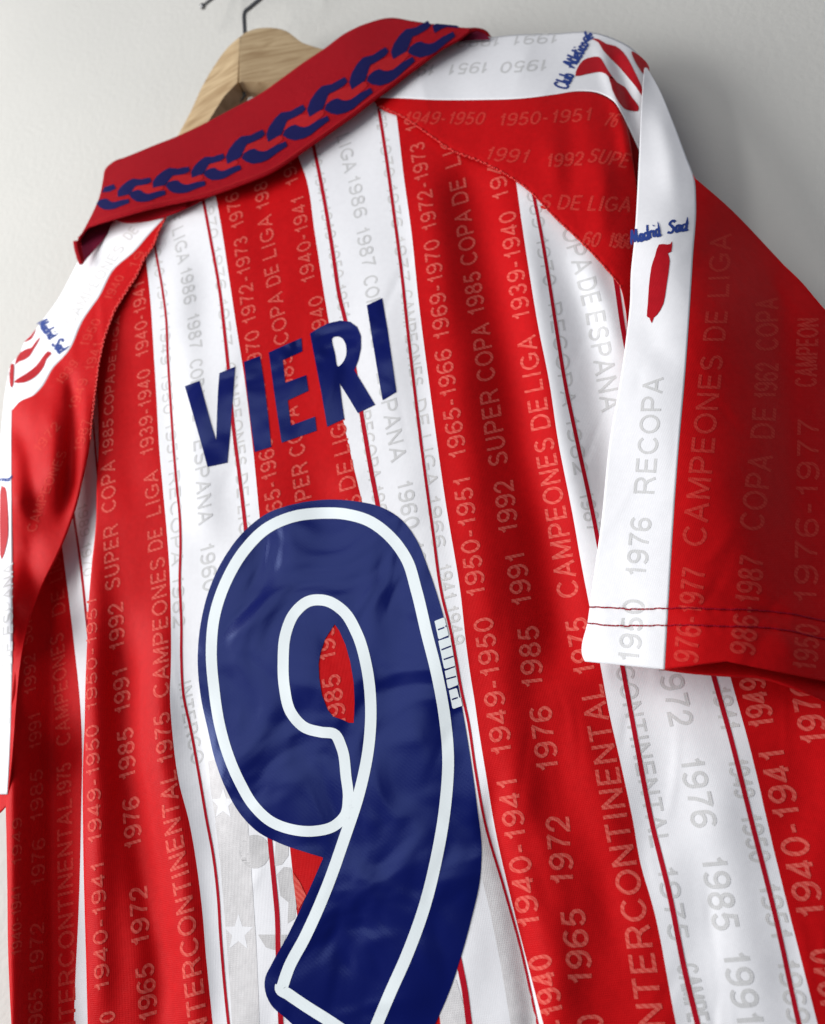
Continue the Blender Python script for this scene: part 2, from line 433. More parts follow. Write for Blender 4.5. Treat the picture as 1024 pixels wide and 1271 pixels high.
def _arc(cx, cy, rx, ry, a0, a1, n=12):
    return [(cx + rx * math.cos(math.radians(a0 + (a1 - a0) * k / n)), cy + ry * math.sin(math.radians(a0 + (a1 - a0) * k / n))) for k in range(n + 1)]
GL = {   # width, strokes (cap height 1, drawn on the stroke's centre line)
 '0': (.60, [_arc(.30, .5, .24, .44, 90, 450, 22)]),
 '1': (.44, [[(.10, .70), (.20, .75), (.27, .86), (.29, .94), (.29, .06)]]),
 '2': (.60, [[(.07, .66)] + _arc(.29, .70, .21, .24, 170, -20, 10) + [(.42, .46), (.10, .13), (.06, .06), (.53, .06)]]),
 '3': (.60, [_arc(.28, .72, .20, .22, 165, -80, 10) + _arc(.28, .28, .22, .22, 90, -165, 12)]),
 '4': (.62, [[(.55, .28), (.05, .28), (.40, .92), (.42, .92), (.42, .05)]]),
 '5': (.60, [[(.50, .93), (.16, .93), (.10, .50)] + _arc(.29, .32, .23, .26, 130, -160, 14)]),
 '6': (.60, [_arc(.34, .62, .27, .32, 40, 180, 12) + [(.07, .44), (.07, .34)], _arc(.30, .31, .23, .25, 90, 450, 20)]),
 '7': (.58, [[(.06, .93), (.52, .93), (.36, .62), (.26, .34), (.22, .05)]]),
 '8': (.60, [_arc(.30, .73, .19, .21, -90, 270, 18), _arc(.30, .29, .23, .23, 90, 450, 20)]),
 '9': (.60, [_arc(.26, .38, .27, .32, 220, 360, 12) + [(.53, .56), (.53, .66)], _arc(.30, .69, .23, .25, -90, 270, 20)]),
 '-': (.40, [[(.05, .40), (.32, .40)]]),
 'A': (.72, [[(.05, .0), (.35, .95), (.37, .95), (.67, .0)], [(.18, .32), (.54, .32)]]),
 'C': (.76, [_arc(.40, .5, .33, .44, 38, 322, 22)]),
 'D': (.74, [[(.10, .06), (.10, .94), (.32, .94)] + _arc(.34, .5, .33, .44, 80, -80, 14) + [(.32, .06), (.08, .06)]]),
 'E': (.66, [[(.60, .94), (.10, .94), (.10, .06), (.61, .06)], [(.10, .51), (.56, .51)]]),
 'G': (.80, [_arc(.41, .5, .34, .44, 42, 300, 20) + [(.72, .20), (.72, .44), (.44, .44)]]),
 'I': (.26, [[(.13, .0), (.13, 1.0)]]),
 'L': (.58, [[(.10, 1.0), (.10, .06), (.54, .06)]]),
 'M': (.84, [[(.10, .0), (.10, .93), (.13, .93), (.42, .12), (.71, .93), (.74, .93), (.74, .0)]]),
 'N': (.74, [[(.10, .0), (.10, .92), (.13, .92), (.61, .08), (.64, .08), (.64, 1.0)]]),
 'O': (.80, [_arc(.40, .5, .34, .44, 90, 450, 24)]),
 'P': (.68, [[(.10, .0), (.10, .94), (.38, .94)] + _arc(.38, .69, .23, .25, 80, -80, 12) + [(.36, .44), (.10, .44)]]),
 'R': (.74, [[(.10, .0), (.10, .94), (.40, .94)] + _arc(.40, .71, .23, .23, 80, -80, 12) + [(.38, .48), (.10, .48)], [(.40, .48), (.54, .34), (.67, .0)]]),
 'S': (.68, [_arc(.34, .72, .24, .22, 25, 250, 12) + _arc(.33, .28, .26, .23, 75, -160, 12)]),
 'T': (.64, [[(.02, .94), (.62, .94)], [(.32, .94), (.32, .0)]]),
 'U': (.74, [[(.10, 1.0), (.10, .36)] + _arc(.36, .36, .26, .30, 180, 360, 12) + [(.62, .36), (.62, 1.0)]]),
}
def path_frame(path):
    p = catmull(path, 60) if len(path) > 2 else np.array([np.array(path[0]) * (1 - t) + np.array(path[1]) * t for t in np.linspace(0, 1, 12)])
    X, Z = to_plane(p[:, 0], p[:, 1]); A = np.r_[0, np.cumsum(np.hypot(np.diff(X), np.diff(Z)))]
    return X, Z, A, np.gradient(X, A), np.gradient(Z, A)
def knit_text(sx, path, size, sw=0.115):
    """stroke lettering along a px path, at true size on the fabric; returns px verts, layer, faces"""
    X, Z, A, tx, tz = path_frame(path)
    pen = 0.0; strokes = []
    for ch in sx:
        if ch == ' ': pen += .34; continue
        wd, st = GL[ch]
        for q in st:
            q = [(a + pen, b) for a, b in q]; cur = [q[0]]
            for i in range(1, len(q)):          # split at sharp corners, so that no strip folds over itself
                cur.append(q[i])
                if i < len(q) - 1:
                    u = np.subtract(q[i], q[i - 1]); v = np.subtract(q[i + 1], q[i])
                    if u.dot(v) / (np.hypot(*u) * np.hypot(*v) + 1e-9) < .75:
                        strokes.append(cur); e = v / np.hypot(*v) * sw * .45
                        cur = [(q[i][0] - e[0], q[i][1] - e[1])]
            strokes.append(cur)
        pen += wd + .10
    tot = pen - .10; V, Lr, Fs = [], [], []; ksc = A[-1] / tot / size
    for k, q in enumerate(strokes):
        q = np.array(q, float); d = np.r_[0, np.cumsum(np.hypot(*np.diff(q, axis=0).T))]
        # extra points so that long strokes follow the folds; keep the corners
        s_ = sorted(set(list(d) + list(np.arange(0, d[-1], .22)))); s2 = [s_[0]]
        for v in s_[1:]:
            if v - s2[-1] > .035: s2.append(v)
        s2[-1] = s_[-1]
        P = np.stack([np.interp(s2, d, q[:, 0]), np.interp(s2, d, q[:, 1])], -1)
        closed = np.hypot(*(P[0] - P[-1])) < 1e-3
        seg = np.diff(P, axis=0); seg = seg / np.hypot(*seg.T)[:, None]
        nn = np.stack([-seg[:, 1], seg[:, 0]], -1)
        n0 = np.vstack([nn[-1] if closed else nn[0], nn]); n1 = np.vstack([nn, nn[0] if closed else nn[-1]])
        m = n0 + n1; m = m / np.maximum((m * m).sum(1), 1.4)[:, None] * 2
        hw = sw / 2; base = len(V)
        for a, b in zip(P + m * hw * np.array([1 / max(ksc, .5), 1]), P - m * hw * np.array([1 / max(ksc, .5), 1])):
            V.append(a); V.append(b); Lr += [k % 5] * 2
        for i in range(len(P) - 1): Fs.append((base + 2 * i, base + 2 * i + 1, base + 2 * i + 3, base + 2 * i + 2))
    V = np.array(V); sarr = V[:, 0] / tot * A[-1]; off = (V[:, 1] - .5) * size
    px, pz = np.interp(sarr, A, X), np.interp(sarr, A, Z); ux, uz = np.interp(sarr, A, tx), np.interp(sarr, A, tz)
    ln = np.hypot(ux, uz); ux /= ln; uz /= ln
    qx, qy = from_plane(px - uz * off, pz + ux * off)
    return qx, qy, np.array(Lr), Fs
def knitted(items, hfun, eps, mat, parent, size=1.1, sw=0.152):
    for it in items:
        qx, qy, lr, Fs = knit_text(it[0], it[1], it[2] if len(it) > 2 else size, sw)
        P = unproj(qx, qy, hfun(qx, qy) + eps + lr * 0.0018)
        out = []
        for f in Fs:
            a, b, c = P[f[0]], P[f[1]], P[f[2]]
            out.append(f[::-1] if np.cross(b - a, c - a)[1] > 0 else f)
        mesh_obj('knitted_lettering', P, out, [mat], None, np.stack([P[:, 0], P[:, 2]], -1), parent, True, 0)
def ribbon(path, width, n, name, hfun, eps, mat, parent, closed=False, dash=None, thick=0.0, wfun=None, across=3):
    P = catmull(path, n)
    T = np.gradient(P, axis=0)
    if closed: P[-1] = P[0]; T[0] = T[-1] = (P[1] - P[-2])
    T /= np.linalg.norm(T, axis=1)[:, None]
    Nn = np.stack([-T[:, 1], T[:, 0]], -1)
    w = np.full(n, width) if wfun is None else wfun(np.linspace(0, 1, n))
    rows = [P + Nn * (w * (j / (across - 1) - 0.5))[:, None] for j in range(across)]
    g = np.stack(rows, 1)
    h = hfun(g[..., 0], g[..., 1]) + eps
    Q = unproj(g[..., 0], g[..., 1], h).reshape(-1, 3)
    Fs = []
    for i in range(n - 1):
        if dash and (i % (dash[0] + dash[1])) >= dash[0]: continue
        for j in range(across - 1):
            a = i * across + j; Fs.append((a, a + across, a + across + 1, a + 1))
    if np.cross(Q[Fs[0][1]] - Q[Fs[0][0]], Q[Fs[0][3]] - Q[Fs[0][0]])[1] > 0: Fs = [f[::-1] for f in Fs]
    o = mesh_obj(name, Q, Fs, [mat], None, np.stack([Q[:, 0], Q[:, 2]], -1), parent, True, 0)
    if thick:
        md = o.modifiers.new('thickness', 'SOLIDIFY'); md.thickness = thick * S; md.offset = 1
    return o
def tube(path_w, rad, name, mat, parent, seg=14, caps=True, ball=None):
    P = [Vector(p) for p in path_w]; V, Fs = [], []
    up0 = Vector((0.3, 1, 0.2)); 
    for i, p in enumerate(P):
        t = (P[min(i + 1, len(P) - 1)] - P[max(i - 1, 0)]).normalized()
        a = t.cross(up0).normalized(); b = t.cross(a).normalized()
        r = rad if not callable(rad) else rad(i / (len(P) - 1))
        for k in range(seg):
            an = 2 * math.pi * k / seg; V.append(p + a * (r * math.cos(an)) + b * (r * math.sin(an)))
    for i in range(len(P) - 1):
        for k in range(seg):
            a = i * seg + k; b = i * seg + (k + 1) % seg; Fs.append((a, a + seg, b + seg, b))
    Fs.append(tuple(range(seg))); Fs.append(tuple(range((len(P) - 1) * seg, len(P) * seg))[::-1])
    return mesh_obj(name, np.array([tuple(v) for v in V]), Fs, [mat], None, None, parent, True, 0)

# ------------------------------------------------------------------ the wall
WALL_H = -5.5
me = bpy.data.meshes.new('wall')
bm = bmesh.new()
vs = [bm.verts.new((a, -WALL_H * S, c)) for a, c in ((-3, -2), (3, -2), (3, 2.4), (-3, 2.4))]
vb = [bm.verts.new((a, -WALL_H * S + 0.12, c)) for a, c in ((-3, -2), (3, -2), (3, 2.4), (-3, 2.4))]
bm.faces.new(vs); bm.faces.new(vb[::-1])
for i in range(4): bm.faces.new((vs[i], vb[i], vb[(i + 1) % 4], vs[(i + 1) % 4]))
bmesh.ops.recalc_face_normals(bm, faces=bm.faces)
bm.to_mesh(me); bm.free(); me.materials.append(M['wall'])
wall = link('wall', me); wall['kind'] = 'structure'; wall['label'] = 'plain off-white painted wall behind the hanging shirt'

# ------------------------------------------------------------------ shirt
shirt = empty('football_shirt', (430, 1271), 0, 'red and white striped football shirt with navy number nine, hanging on the wooden hanger', 'football shirt')

def h_body(x, y):
    x = np.asarray(x, float); y = np.asarray(y, float)
    h = 0 * x + 0.25 + ripple(x, y, 3, 0.030) + creases(x, y, 8, 70, (110, 200, 1024, 1300), (-30, 12), (.012, .038)) + creases(x, y, 18, 22, (280, 560, 620, 1271), (20, 110), (.015, .04), (40, 120), (6, 12))
    f = lambda *a, **k: fold(x, y, *a, **k)
    # first red stripe from the left
    h = h + f([(118, 620), (116, 760), (116, 900), (120, 1050), (124, 1320)], 0.55, 20, 120)
    h = h + f([(150, 720), (152, 850), (158, 960), (178, 1080), (196, 1180), (200, 1340)], -0.60, 20, 120)
    h = h + f([(200, 700), (196, 850), (200, 950), (222, 1050), (236, 1180), (245, 1340)], 0.45, 20, 120)
    h = h + f([(155, 390), (158, 500), (165, 650)], -0.20, 22, 60)
    h = h + f([(228, 820), (240, 900), (262, 1000), (275, 1100)], -0.18, 16, 90)
    # white stripe and middle
    h = h + f([(222, 280), (228, 400), (245, 560), (262, 700)], 0.22, 22, 80)
    h = h + f([(395, 560), (400, 640), (392, 720)], -0.16, 26, 60)
    h = h + f([(470, 330), (480, 430), (505, 560), (530, 720), (560, 900)], 0.30, 40, 120)
    h = h + f([(440, 560), (430, 640)], 0.15, 22, 40)
    # third red stripe: crest on the left, long valley, crest on the right
    h = h + f([(520, 170), (545, 330), (572, 520), (600, 720), (640, 960), (690, 1200), (710, 1330)], 0.42, 30, 120)
    h = h + f([(575, 170), (598, 300), (625, 430), (650, 560), (680, 700), (705, 860)], -0.80, 32, 90)
    h = h + f([(632, 220), (655, 340), (680, 480), (705, 600), (728, 700)], 0.48, 26, 110)
    h = h + f([(700, 300), (730, 420), (752, 540), (770, 700)], -0.36, 24, 100)
    h = h + f([(712, 290), (750, 380), (770, 460)], 0.35, 18, 60)
    h = h + f([(640, 1000), (665, 1080), (690, 1160)], -0.20, 16, 60)
    h = h + f([(735, 1020), (755, 1110), (790, 1230)], -0.16, 22, 70)
    h = h + f([(700, 860), (735, 960), (770, 1080), (800, 1250)], 0.22, 26, 80)
    # right white stripe: soft crest in its middle
    h = h + f([(850, 820), (890, 1000), (925, 1150), (955, 1330)], 0.35, 40, 150)
    h = h + f([(620, 930), (612, 1020), (640, 1120), (660, 1230), (672, 1340)], -0.35, 15, 100)
    # pocket under the number's rim
    h = h + f([(330, 1010), (345, 1080)], -0.1, 25, 40)
    return h

Y = lambda *a: [tuple(p) for p in a]
def thin(center, w0, w1):
    c = np.array(center, float); t = (c[:, 1] - c[0, 1]) / (c[-1, 1] - c[0, 1]); w = w0 + (w1 - w0) * t
    return [(a - ww / 2, b) for (a, b), ww in zip(center, w)], [(a + ww / 2, b) for (a, b), ww in zip(center, w)]
b0 = [(166, 230), (156, 300), (140, 350), (124, 400), (117, 450), (121, 495), (122, 560), (120, 600), (119, 650), (114, 700), (110, 750), (108, 800), (106, 850), (105, 900), (103, 950), (103, 1030), (105, 1130), (107, 1200), (110, 1330)]
b1 = [(170, 230), (181, 320), (186, 365), (191, 440), (194, 490), (198, 560), (202, 605), (207, 660), (210, 700), (212, 760), (212, 830), (211, 860), (214, 910), (222, 970), (235, 1021), (245, 1080), (251, 1130), (256, 1190), (261, 1240), (270, 1330)]
b2, b3 = thin([(186, 230), (193, 310), (200, 350), (206, 395), (208, 440), (211, 490), (216, 565), (219, 600), (223, 641), (224, 678), (223, 717), (225, 775), (225, 817), (228, 865), (236, 902), (245, 951), (257, 1021), (264, 1058), (270, 1106), (274, 1167), (278, 1216), (290, 1330)], 2.6, 3.6)
b4, b5 = thin([(247, 225), (253, 253), (262, 301), (272, 357), (279, 416), (283, 455), (290, 534), (297, 590), (303.5, 645), (320, 830), (335, 1043), (340, 1094), (344, 1138), (345, 1180), (348, 1260), (352, 1330)], 3.4, 6.5)
b6 = [(260, 210), (268, 245), (275, 284), (285, 350), (295, 416), (302, 460), (314, 557), (322.5, 645), (342, 850), (360, 1053), (368, 1128), (378, 1230), (386, 1330)]
b7 = [(357, 140), (369, 191), (379, 218), (391, 291), (403, 369), (412, 423), (425, 516), (438, 575), (450, 625), (490, 850), (520, 1080), (552, 1270), (562, 1330)]
b8, b9 = thin([(377, 130), (389, 181), (403, 252), (414, 320), (421.5, 369), (428.6, 398), (451, 528), (460, 581), (469, 628), (500, 830), (540, 1060), (570.5, 1197), (576.6, 1228), (582, 1270), (592, 1330)], 4.0, 8.0)
b10, b11 = thin([(465, 105), (470, 135), (479, 193), (489, 266), (497, 327), (508, 428), (526, 577), (537.5, 662), (549, 741), (559, 781), (565.7, 817), (572.5, 856), (581, 895), (590, 955), (602, 1021), (625.5, 1102), (645, 1172), (667, 1270), (680, 1330)], 4.0, 3.0)
b12 = [(484, 95), (492, 144), (501, 218), (511, 291), (519, 369), (534, 487), (553, 623), (572, 740), (578, 795), (583.5, 836), (589, 870), (594, 905), (603, 960), (613, 1021), (638, 1131), (655, 1197), (674, 1270), (690, 1330)]
b13 = [(618, 120), (640, 222), (646.4, 268), (657.4, 341), (668, 405), (681.6, 473), (692.6, 546), (711, 640), (723, 708), (731.6, 752), (745, 824), (756, 884), (770, 946), (786, 1021), (794.6, 1070), (810.6, 1126), (838, 1265), (852, 1330)]
b14, b15 = thin([(640, 145), (662, 241), (672, 292), (684, 365), (690, 404), (701, 473), (716, 546), (735, 634), (754, 735), (772, 825), (790.5, 925), (809, 1021), (830, 1106), (849.7, 1204), (865.5, 1270), (880, 1330)], 3.6, 7.0)
b16, b17 = thin([(715, 140), (764, 345), (774, 412), (830, 630), (886, 840), (906, 912), (931, 1012), (964, 1144), (991, 1268), (1006, 1330)], 6.0, 6.0)
b18 = [(735, 140), (784, 380), (840, 600), (906.4, 840), (931, 929), (960, 1053), (1014, 1268), (1030, 1330)]
b19 = [(860, 140), (950, 380), (1050, 700), (1110, 900), (1160, 1100), (1225, 1330)]
isol = [b0, b1, b2, b3, b4, b5, b6, b7, b8, b9, b10, b11, b12, b13, b14, b15, b16, b17, b18, b19]
# 0 red, 1 white, 2 thin line
cmat = [0, 1, 2, 1, 2, 1, 0, 1, 2, 1, 2, 1, 0, 1, 2, 1, 2, 1, 0]
ROWS = 560
zt, zb = None, None
dense = []
for c in isol:
    p = catmull(c, 500)
    # carry each line on a little beyond its ends
    up_ = p[0] + (p[0] - p[8]) * np.linspace(16, 0.5, 30)[:, None] / 1.0
    dn_ = p[-1] + (p[-1] - p[-9]) * np.linspace(0.5, 8, 20)[:, None]
    p = np.vstack([up_, p, dn_]); dense.append(p)
Zrange = np.linspace(to_plane(500, 60)[1], to_plane(560, 1420)[1], ROWS)
cols = []
for p in dense:
    X, Z = to_plane(p[:, 0], p[:, 1]); o = np.argsort(Z)
    cols.append(np.stack([np.interp(Zrange, Z[o], p[o, 0]), np.interp(Zrange, Z[o], p[o, 1])], -1))
gx, gy, cm = [cols[0][:, 0]], [cols[0][:, 1]], []
for a, b, m in zip(cols[:-1], cols[1:], cmat):
    k = max(1, int(math.ceil(np.percentile(np.linalg.norm(b - a, axis=1), 70) / 2.6)))
    for j in range(1, k + 1):
        t = j / k; gx.append(a[:, 0] * (1 - t) + b[:, 0] * t); gy.append(a[:, 1] * (1 - t) + b[:, 1] * t); cm.append(m)
gx = np.stack(gx, 1); gy = np.stack(gy, 1)
body_poly = [(100, 420), (130, 375), (160, 330), (186, 292), (200, 258), (260, 225), (330, 198), (400, 155), (450, 118), (470, 112), (520, 140), (575, 175), (655, 212), (712, 268), (752, 310), (795, 352), (815, 420), (835, 500), (850, 600), (862, 700), (880, 765), (1010, 792), (1300, 900), (1300, 1400), (60, 1400), (60, 700)]
hb = h_body(gx, gy)
back = grid_obj('back_panel', gx, gy, hb, cm, [M['red'], M['white'], M['thin']], shirt, keep=body_poly)

for pa, pb in ((b2, b3), (b4, b5), (b8, b9), (b10, b11), (b14, b15), (b16, b17)):
    A1 = catmull(pa, 420); A2 = catmull(pb, 420); mid = (A1 + A2) / 2; ww = np.abs(A2[:, 0] - A1[:, 0])
    kpm = inside(mid[:, 0], mid[:, 1], body_poly) & (mid[:, 1] > 135)
    mid, ww = mid[kpm], ww[kpm]
    ribbon([tuple(q) for q in mid[::6]], 3, 420, 'pinstripe', h_body, .019, M['thin'], back, wfun=lambda t, ww=ww: np.interp(t, np.linspace(0, 1, len(ww)), ww))

# side of the body at the far left, turned away behind the sleeve
def h_side(x, y):
    x = np.asarray(x, float); y = np.asarray(y, float)
    h = -0.4 - 1.7 * np.clip((x - 14) / 50, 0, 1.0) + 1.0 * np.clip((x - 94) / 22, 0, 1) * np.clip((790 - y) / 80, 0, 1) - 0.5 * np.clip((14 - x) / 12, 0, 3) ** 1.5
    h = h + fold(x, y, [(20, 900), (20, 1340)], 0.45, 14, 60) + fold(x, y, [(60, 700), (66, 1000), (75, 1340)], -0.35, 24, 60) + ripple(x, y, 9, 0.03)
    return h
s0 = [(52, 470), (40, 620), (22, 800), (9, 930), (7, 985), (8, 1040), (9, 1100), (10, 1180), (14, 1271), (18, 1340)]
s1 = [(60, 470), (68, 600), (78, 685), (85, 740), (92, 800), (100, 880), (102, 930), (101, 1000), (98, 1120), (93, 1230), (90, 1340)]
s2, s3 = thin([(72, 470), (80, 560), (91, 637), (100, 700), (107, 765), (116, 850), (124, 1000), (122, 1150), (120, 1340)], 3, 4)
s4, s5 = thin([(108, 470), (114, 510), (119, 565), (126, 640), (140, 800), (146, 1000), (146, 1340)], 2.5, 3)
s6 = [(150, 470), (152, 600), (160, 800), (165, 1000), (165, 1340)]
gx2, gy2, cm2 = loft([s0, s1, s2, s3, s4, s5, s6], [0, 1, 2, 1, 2, 1], 170, 4)
side = grid_obj('side_panel', gx2, gy2, h_side(gx2, gy2), cm2, [M['red'], M['white'], M['thin']], shirt)

# front of the shirt, hanging behind the back panel
fp = [(100, 360), (200, 290), (380, 200), (560, 90), (740, 70), (800, 130), (860, 420), (960, 700), (1080, 1000), (1150, 1400), (30, 1400), (28, 1000), (20, 800), (30, 500)]
bmf = fill_polys([fp]); cut(bmf, 25)
drape([bmf], 'front_panel', lambda x, y: -4.3 + ripple(x, y, 5, 0.1) + 0 * x, 0, M['red'], shirt, thick=0.07)

# ---- right shoulder (yoke) of the raglan sleeve
seamR = [(462, 122), (470, 132), (500, 146), (535, 170), (560, 187), (600, 203), (650, 232), (690, 272), (725, 305), (752, 334), (770, 356), (776, 380), (776, 430)]
rbY = RBF([(470, 128, .45), (560, 185, .55), (650, 232, .65), (725, 305, .75), (775, 370, .85), (785, 440, .9),
           (520, 95, .3), (600, 120, .5), (700, 118, .5), (760, 130, .3), (800, 150, -0.3),
           (600, 46, -1.4), (690, 41, -1.3), (740, 40, -1.2), (800, 85, -1.0), (650, 75, -0.2), (560, 60, -.9), (500, 60, -.5),
           (640, 170, .8), (720, 200, .95), (770, 220, .6), (820, 220, -.4), (760, 300, .85), (820, 300, -.2), (740, 250, .95), (810, 400, .2), (850, 90, -2)])
def h_yoke(x, y):
    x = np.asarray(x, float); y = np.asarray(y, float)
    h = rbY(x, y) + ripple(x, y, 12, 0.02) + creases(x, y, 5, 18, (520, 60, 790, 340), (-40, 40), (.012, .035), (40, 110))
    f = lambda *a, **k: fold(x, y, *a, **k)
    h = h + f(seamR[1:-2], -0.05 - 0.03 * np.sin(x * .5), 4.5, 5)
    h = h + f([(700, 120), (712, 180), (706, 260)], -0.15, 16, 40) + f([(745, 180), (750, 240), (745, 310)], 0.14, 14, 40)
    h = h + f([(672, 160), (690, 210), (700, 250)], 0.10, 12, 40)
    h = h + f([(738, 44), (752, 70), (765, 110), (776, 160), (782, 220)], 0.32, 10, 40)
    h = h + f([(744, 50), (765, 85), (780, 130), (790, 180)], -0.42, 9, 40) + f([(770, 55), (790, 90), (800, 130)], 0.30, 9, 30)
    return h
yoke_top = [(462, 40), (500, 46), (560, 48), (600, 47), (640, 43), (690, 41.5), (735, 40), (760, 47), (788, 63), (801, 80), (806, 96)]
yoke_bnd = [(462, 121), (500, 122), (540, 124), (590, 124), (650, 122), (690, 117), (720, 113), (745, 116), (762, 126), (774, 145), (800, 200)]
g3x, g3y, cm3 = loft([yoke_top, yoke_bnd], [1], 110, 3.4)
g4x, g4y, cm4 = loft([yoke_bnd[:-2] + [(776, 150), (786, 200), (795, 300), (792, 350), (790, 400), (785, 460)], seamR[:-1] + [(776, 470)]], [0], 130, 3.4)
sh_top = grid_obj('shoulder_band', g3x, g3y, h_yoke(g3x, g3y), cm3, [M['red'], M['white']], shirt)
sh_red = grid_obj('raglan_panel', g4x, g4y, h_yoke(g4x, g4y) + 0.0, cm4, [M['red'], M['white']], shirt)

# ---- right sleeve
rbS = RBF([(790, 100, .4), (806, 100, -.2), (862, 215, 1.0), (825, 160, .9), (788, 220, 1.1), (783, 330, 1.5), (775, 400, 1.7), (820, 300, 1.9), (858, 300, 1.6), (900, 300, .2), (940, 300, -1.4), (1024, 385, -2.2),
           (820, 420, 2.6), (855, 400, 2.5), (900, 400, 1.7), (950, 420, .2), (1024, 470, -1.9), (1100, 500, -4.0),
           (755, 560, 2.2), (800, 600, 3.0), (845, 600, 3.5), (900, 600, 3.3), (950, 600, 1.9), (1010, 600, -.1), (1100, 620, -2.4),
           (727, 790, 2.4), (724, 825, 2.3), (775, 800, 3.1), (826, 800, 3.8), (890, 800, 4.1), (950, 800, 3.5), (1024, 820, 2.0), (1100, 860, -.6), (870, 700, 3.9), (940, 700, 2.9), (1010, 720, 1.1)])
def h_slv(x, y):
    x = np.asarray(x, float); y = np.asarray(y, float)
    f = lambda *a, **k: fold(x, y, *a, **k)
    h = rbS(x, y) + ripple(x, y, 21, 0.02) + creases(x, y, 6, 34, (740, 150, 1010, 820), (-50, 50), (.015, .045), (40, 140), (5, 11))
    h = h + f([(800, 380), (812, 430), (850, 470)], -0.12, 18, 40) + f([(900, 600), (930, 690), (960, 760)], 0.18, 30, 60)
    h = h + f([(860, 730), (930, 745), (1010, 790)], -0.14, 12, 50) + f([(845, 785), (930, 790), (1020, 815)], 0.12, 14, 50)
    h = h + f([(960, 300), (975, 500), (990, 700)], -0.4, 28, 80)
    
    h = h + f([(812, 115), (830, 190), (838, 260)], 0.15, 14, 50)
    for ln_ in ([(726, 753), (824, 755), (968, 760), (1030, 772)], [(724, 773), (824, 776), (968, 781), (1030, 795)]):
        h = h + f(ln_, -0.055 - 0.02 * np.sin(x * .35) , 3.2, 3)
    h = h + 0.035 * np.sin(x * .11 + 1.0) * np.exp(-((y - 790) / 40) ** 2)
    return h
e0 = [(800, 84), (797, 120), (793, 200), (787, 300), (783, 340), (782, 375), (777, 420), (770, 470), (757, 545), (746, 650), (737, 715), (730, 768), (724, 817), (726, 821)]
e1 = [(803, 84), (818, 110), (835, 150), (852, 195), (862, 222), (864, 250), (860, 320), (855, 400), (850, 470), (842, 560), (835, 660), (829, 760), (825, 831)]
g5x, g5y, cm5 = loft([e0, e1], [0], 230, 3.6)
slv_band = grid_obj('sleeve_band', g5x, g5y, h_slv(g5x, g5y) + 0.012, cm5, [M['white']], shirt, thick=0.04)
r1 = [(858.5, 213)] + [(a - 1.4, b) for a, b in e1[4:]]
r2 = [(862.5, 223), (884, 242), (902, 300), (915, 400), (915, 500), (908, 600), (902, 700), (900, 780), (902, 821)]
r3 = [(864, 223), (895, 251), (950, 308), (1010, 370), (1040, 480), (1035, 620), (1030, 740), (1026, 846)]
r4 = [(865, 223), (902, 255), (960, 315), (1024, 385), (1110, 480), (1130, 640), (1120, 760), (1110, 900)]
g5x, g5y, cm5 = loft([r1, r2, r3, r4], [0, 0, 0], 230, 3.6)
slv = grid_obj('right_sleeve', g5x, g5y, h_slv(g5x, g5y), cm5, [M['red']], shirt, thick=0.03)
# inside layer of the sleeve opening
i0 = [(752, 812), (826, 831), (847, 834), (906, 839), (945, 841.5), (981.5, 852.5), (1024, 871), (1110, 925)]
i1 = [(752, 780), (826, 800), (850, 800), (906, 796), (945, 798), (985, 805), (1024, 820), (1110, 850)]
g6x, g6y, cm6 = loft([i0, i1], [0], 120, 4)
h_in = lambda x, y: h_slv(x, y) - 1.5 + 0.8 * np.clip((y - 815) / 30, 0, 1.5)
inner = grid_obj('sleeve_opening', g6x, g6y, h_in(g6x, g6y), cm6, [M['red']], shirt, thick=0.09)

# ---- left sleeve
rbL = RBF([(206, 269, .5), (168, 345, .6), (133, 410, .8), (118, 490, 1.0), (108, 570, .9), (90, 640, .3), (68, 695, -.3), (45, 745, -.6), (20, 880, -.2), (10, 985, -.2),
           (150, 300, .1), (120, 370, .3), (80, 440, .5), (50, 485, .5), (20, 505, .2), (100, 330, -.9), (88, 345, -1.1), (57, 392, -1.0), (30, 436, -1.2), (12, 458, -1.3),
           (16, 470, -.4), (14, 560, .7), (14, 620, 1.7), (15, 750, 1.7), (12, 900, .8), (60, 540, 1.1), (60, 640, .5), (0, 520, -1.0), (-30, 600, -2.2), (-30, 800, -2), (0, 700, -.5), (0, 900, -.5), (-30, 980, -2)])
def h_left(x, y):
    x = np.asarray(x, float); y = np.asarray(y, float)
    f = lambda *a, **k: fold(x, y, *a, **k)
    h = rbL(x, y) + ripple(x, y, 31, 0.02) + creases(x, y, 7, 26, (10, 300, 130, 780), (-20, 30), (.015, .05), (30, 110), (4, 8))
    h = h + f([(22, 512), (36, 570), (46, 660)], -0.45, 12, 40) + f([(62, 490), (66, 560), (66, 620)], 0.38, 13, 40)
    h = h + f([(86, 445), (92, 520), (86, 600), (76, 660)], -0.50, 9, 50) + f([(104, 480), (104, 560), (96, 620)], 0.22, 9, 40)
    h = h + f([(36, 640), (38, 720), (30, 850)], -0.35, 14, 50)
    h = h + f([(20, 440), (50, 440), (66, 425)], 0.08, 8, 20) + f([(18, 462), (45, 460), (60, 442)], -0.08, 7, 20)
    return h
l0 = [(104, 318), (88, 342), (71, 373), (57, 392), (44, 409), (31, 424), (24, 440), (16, 449), (12, 456), (10.5, 470), (13, 490), (15, 508)]
l1 = [(215, 262), (206, 269), (187, 289), (168, 311), (141, 335), (124, 367), (104, 396), (85, 436), (66, 457), (51, 482), (44, 489), (24, 499), (15, 509)]
l0b = [(214, 240), (180, 252), (140, 275), (104, 312)] + l0[1:]
g7x, g7y, cm7 = loft([l0b, l1], [1], 130, 3.4)
shL = grid_obj('shoulder_band', g7x, g7y, h_left(g7x, g7y), cm7, [M['red'], M['white']], shirt)
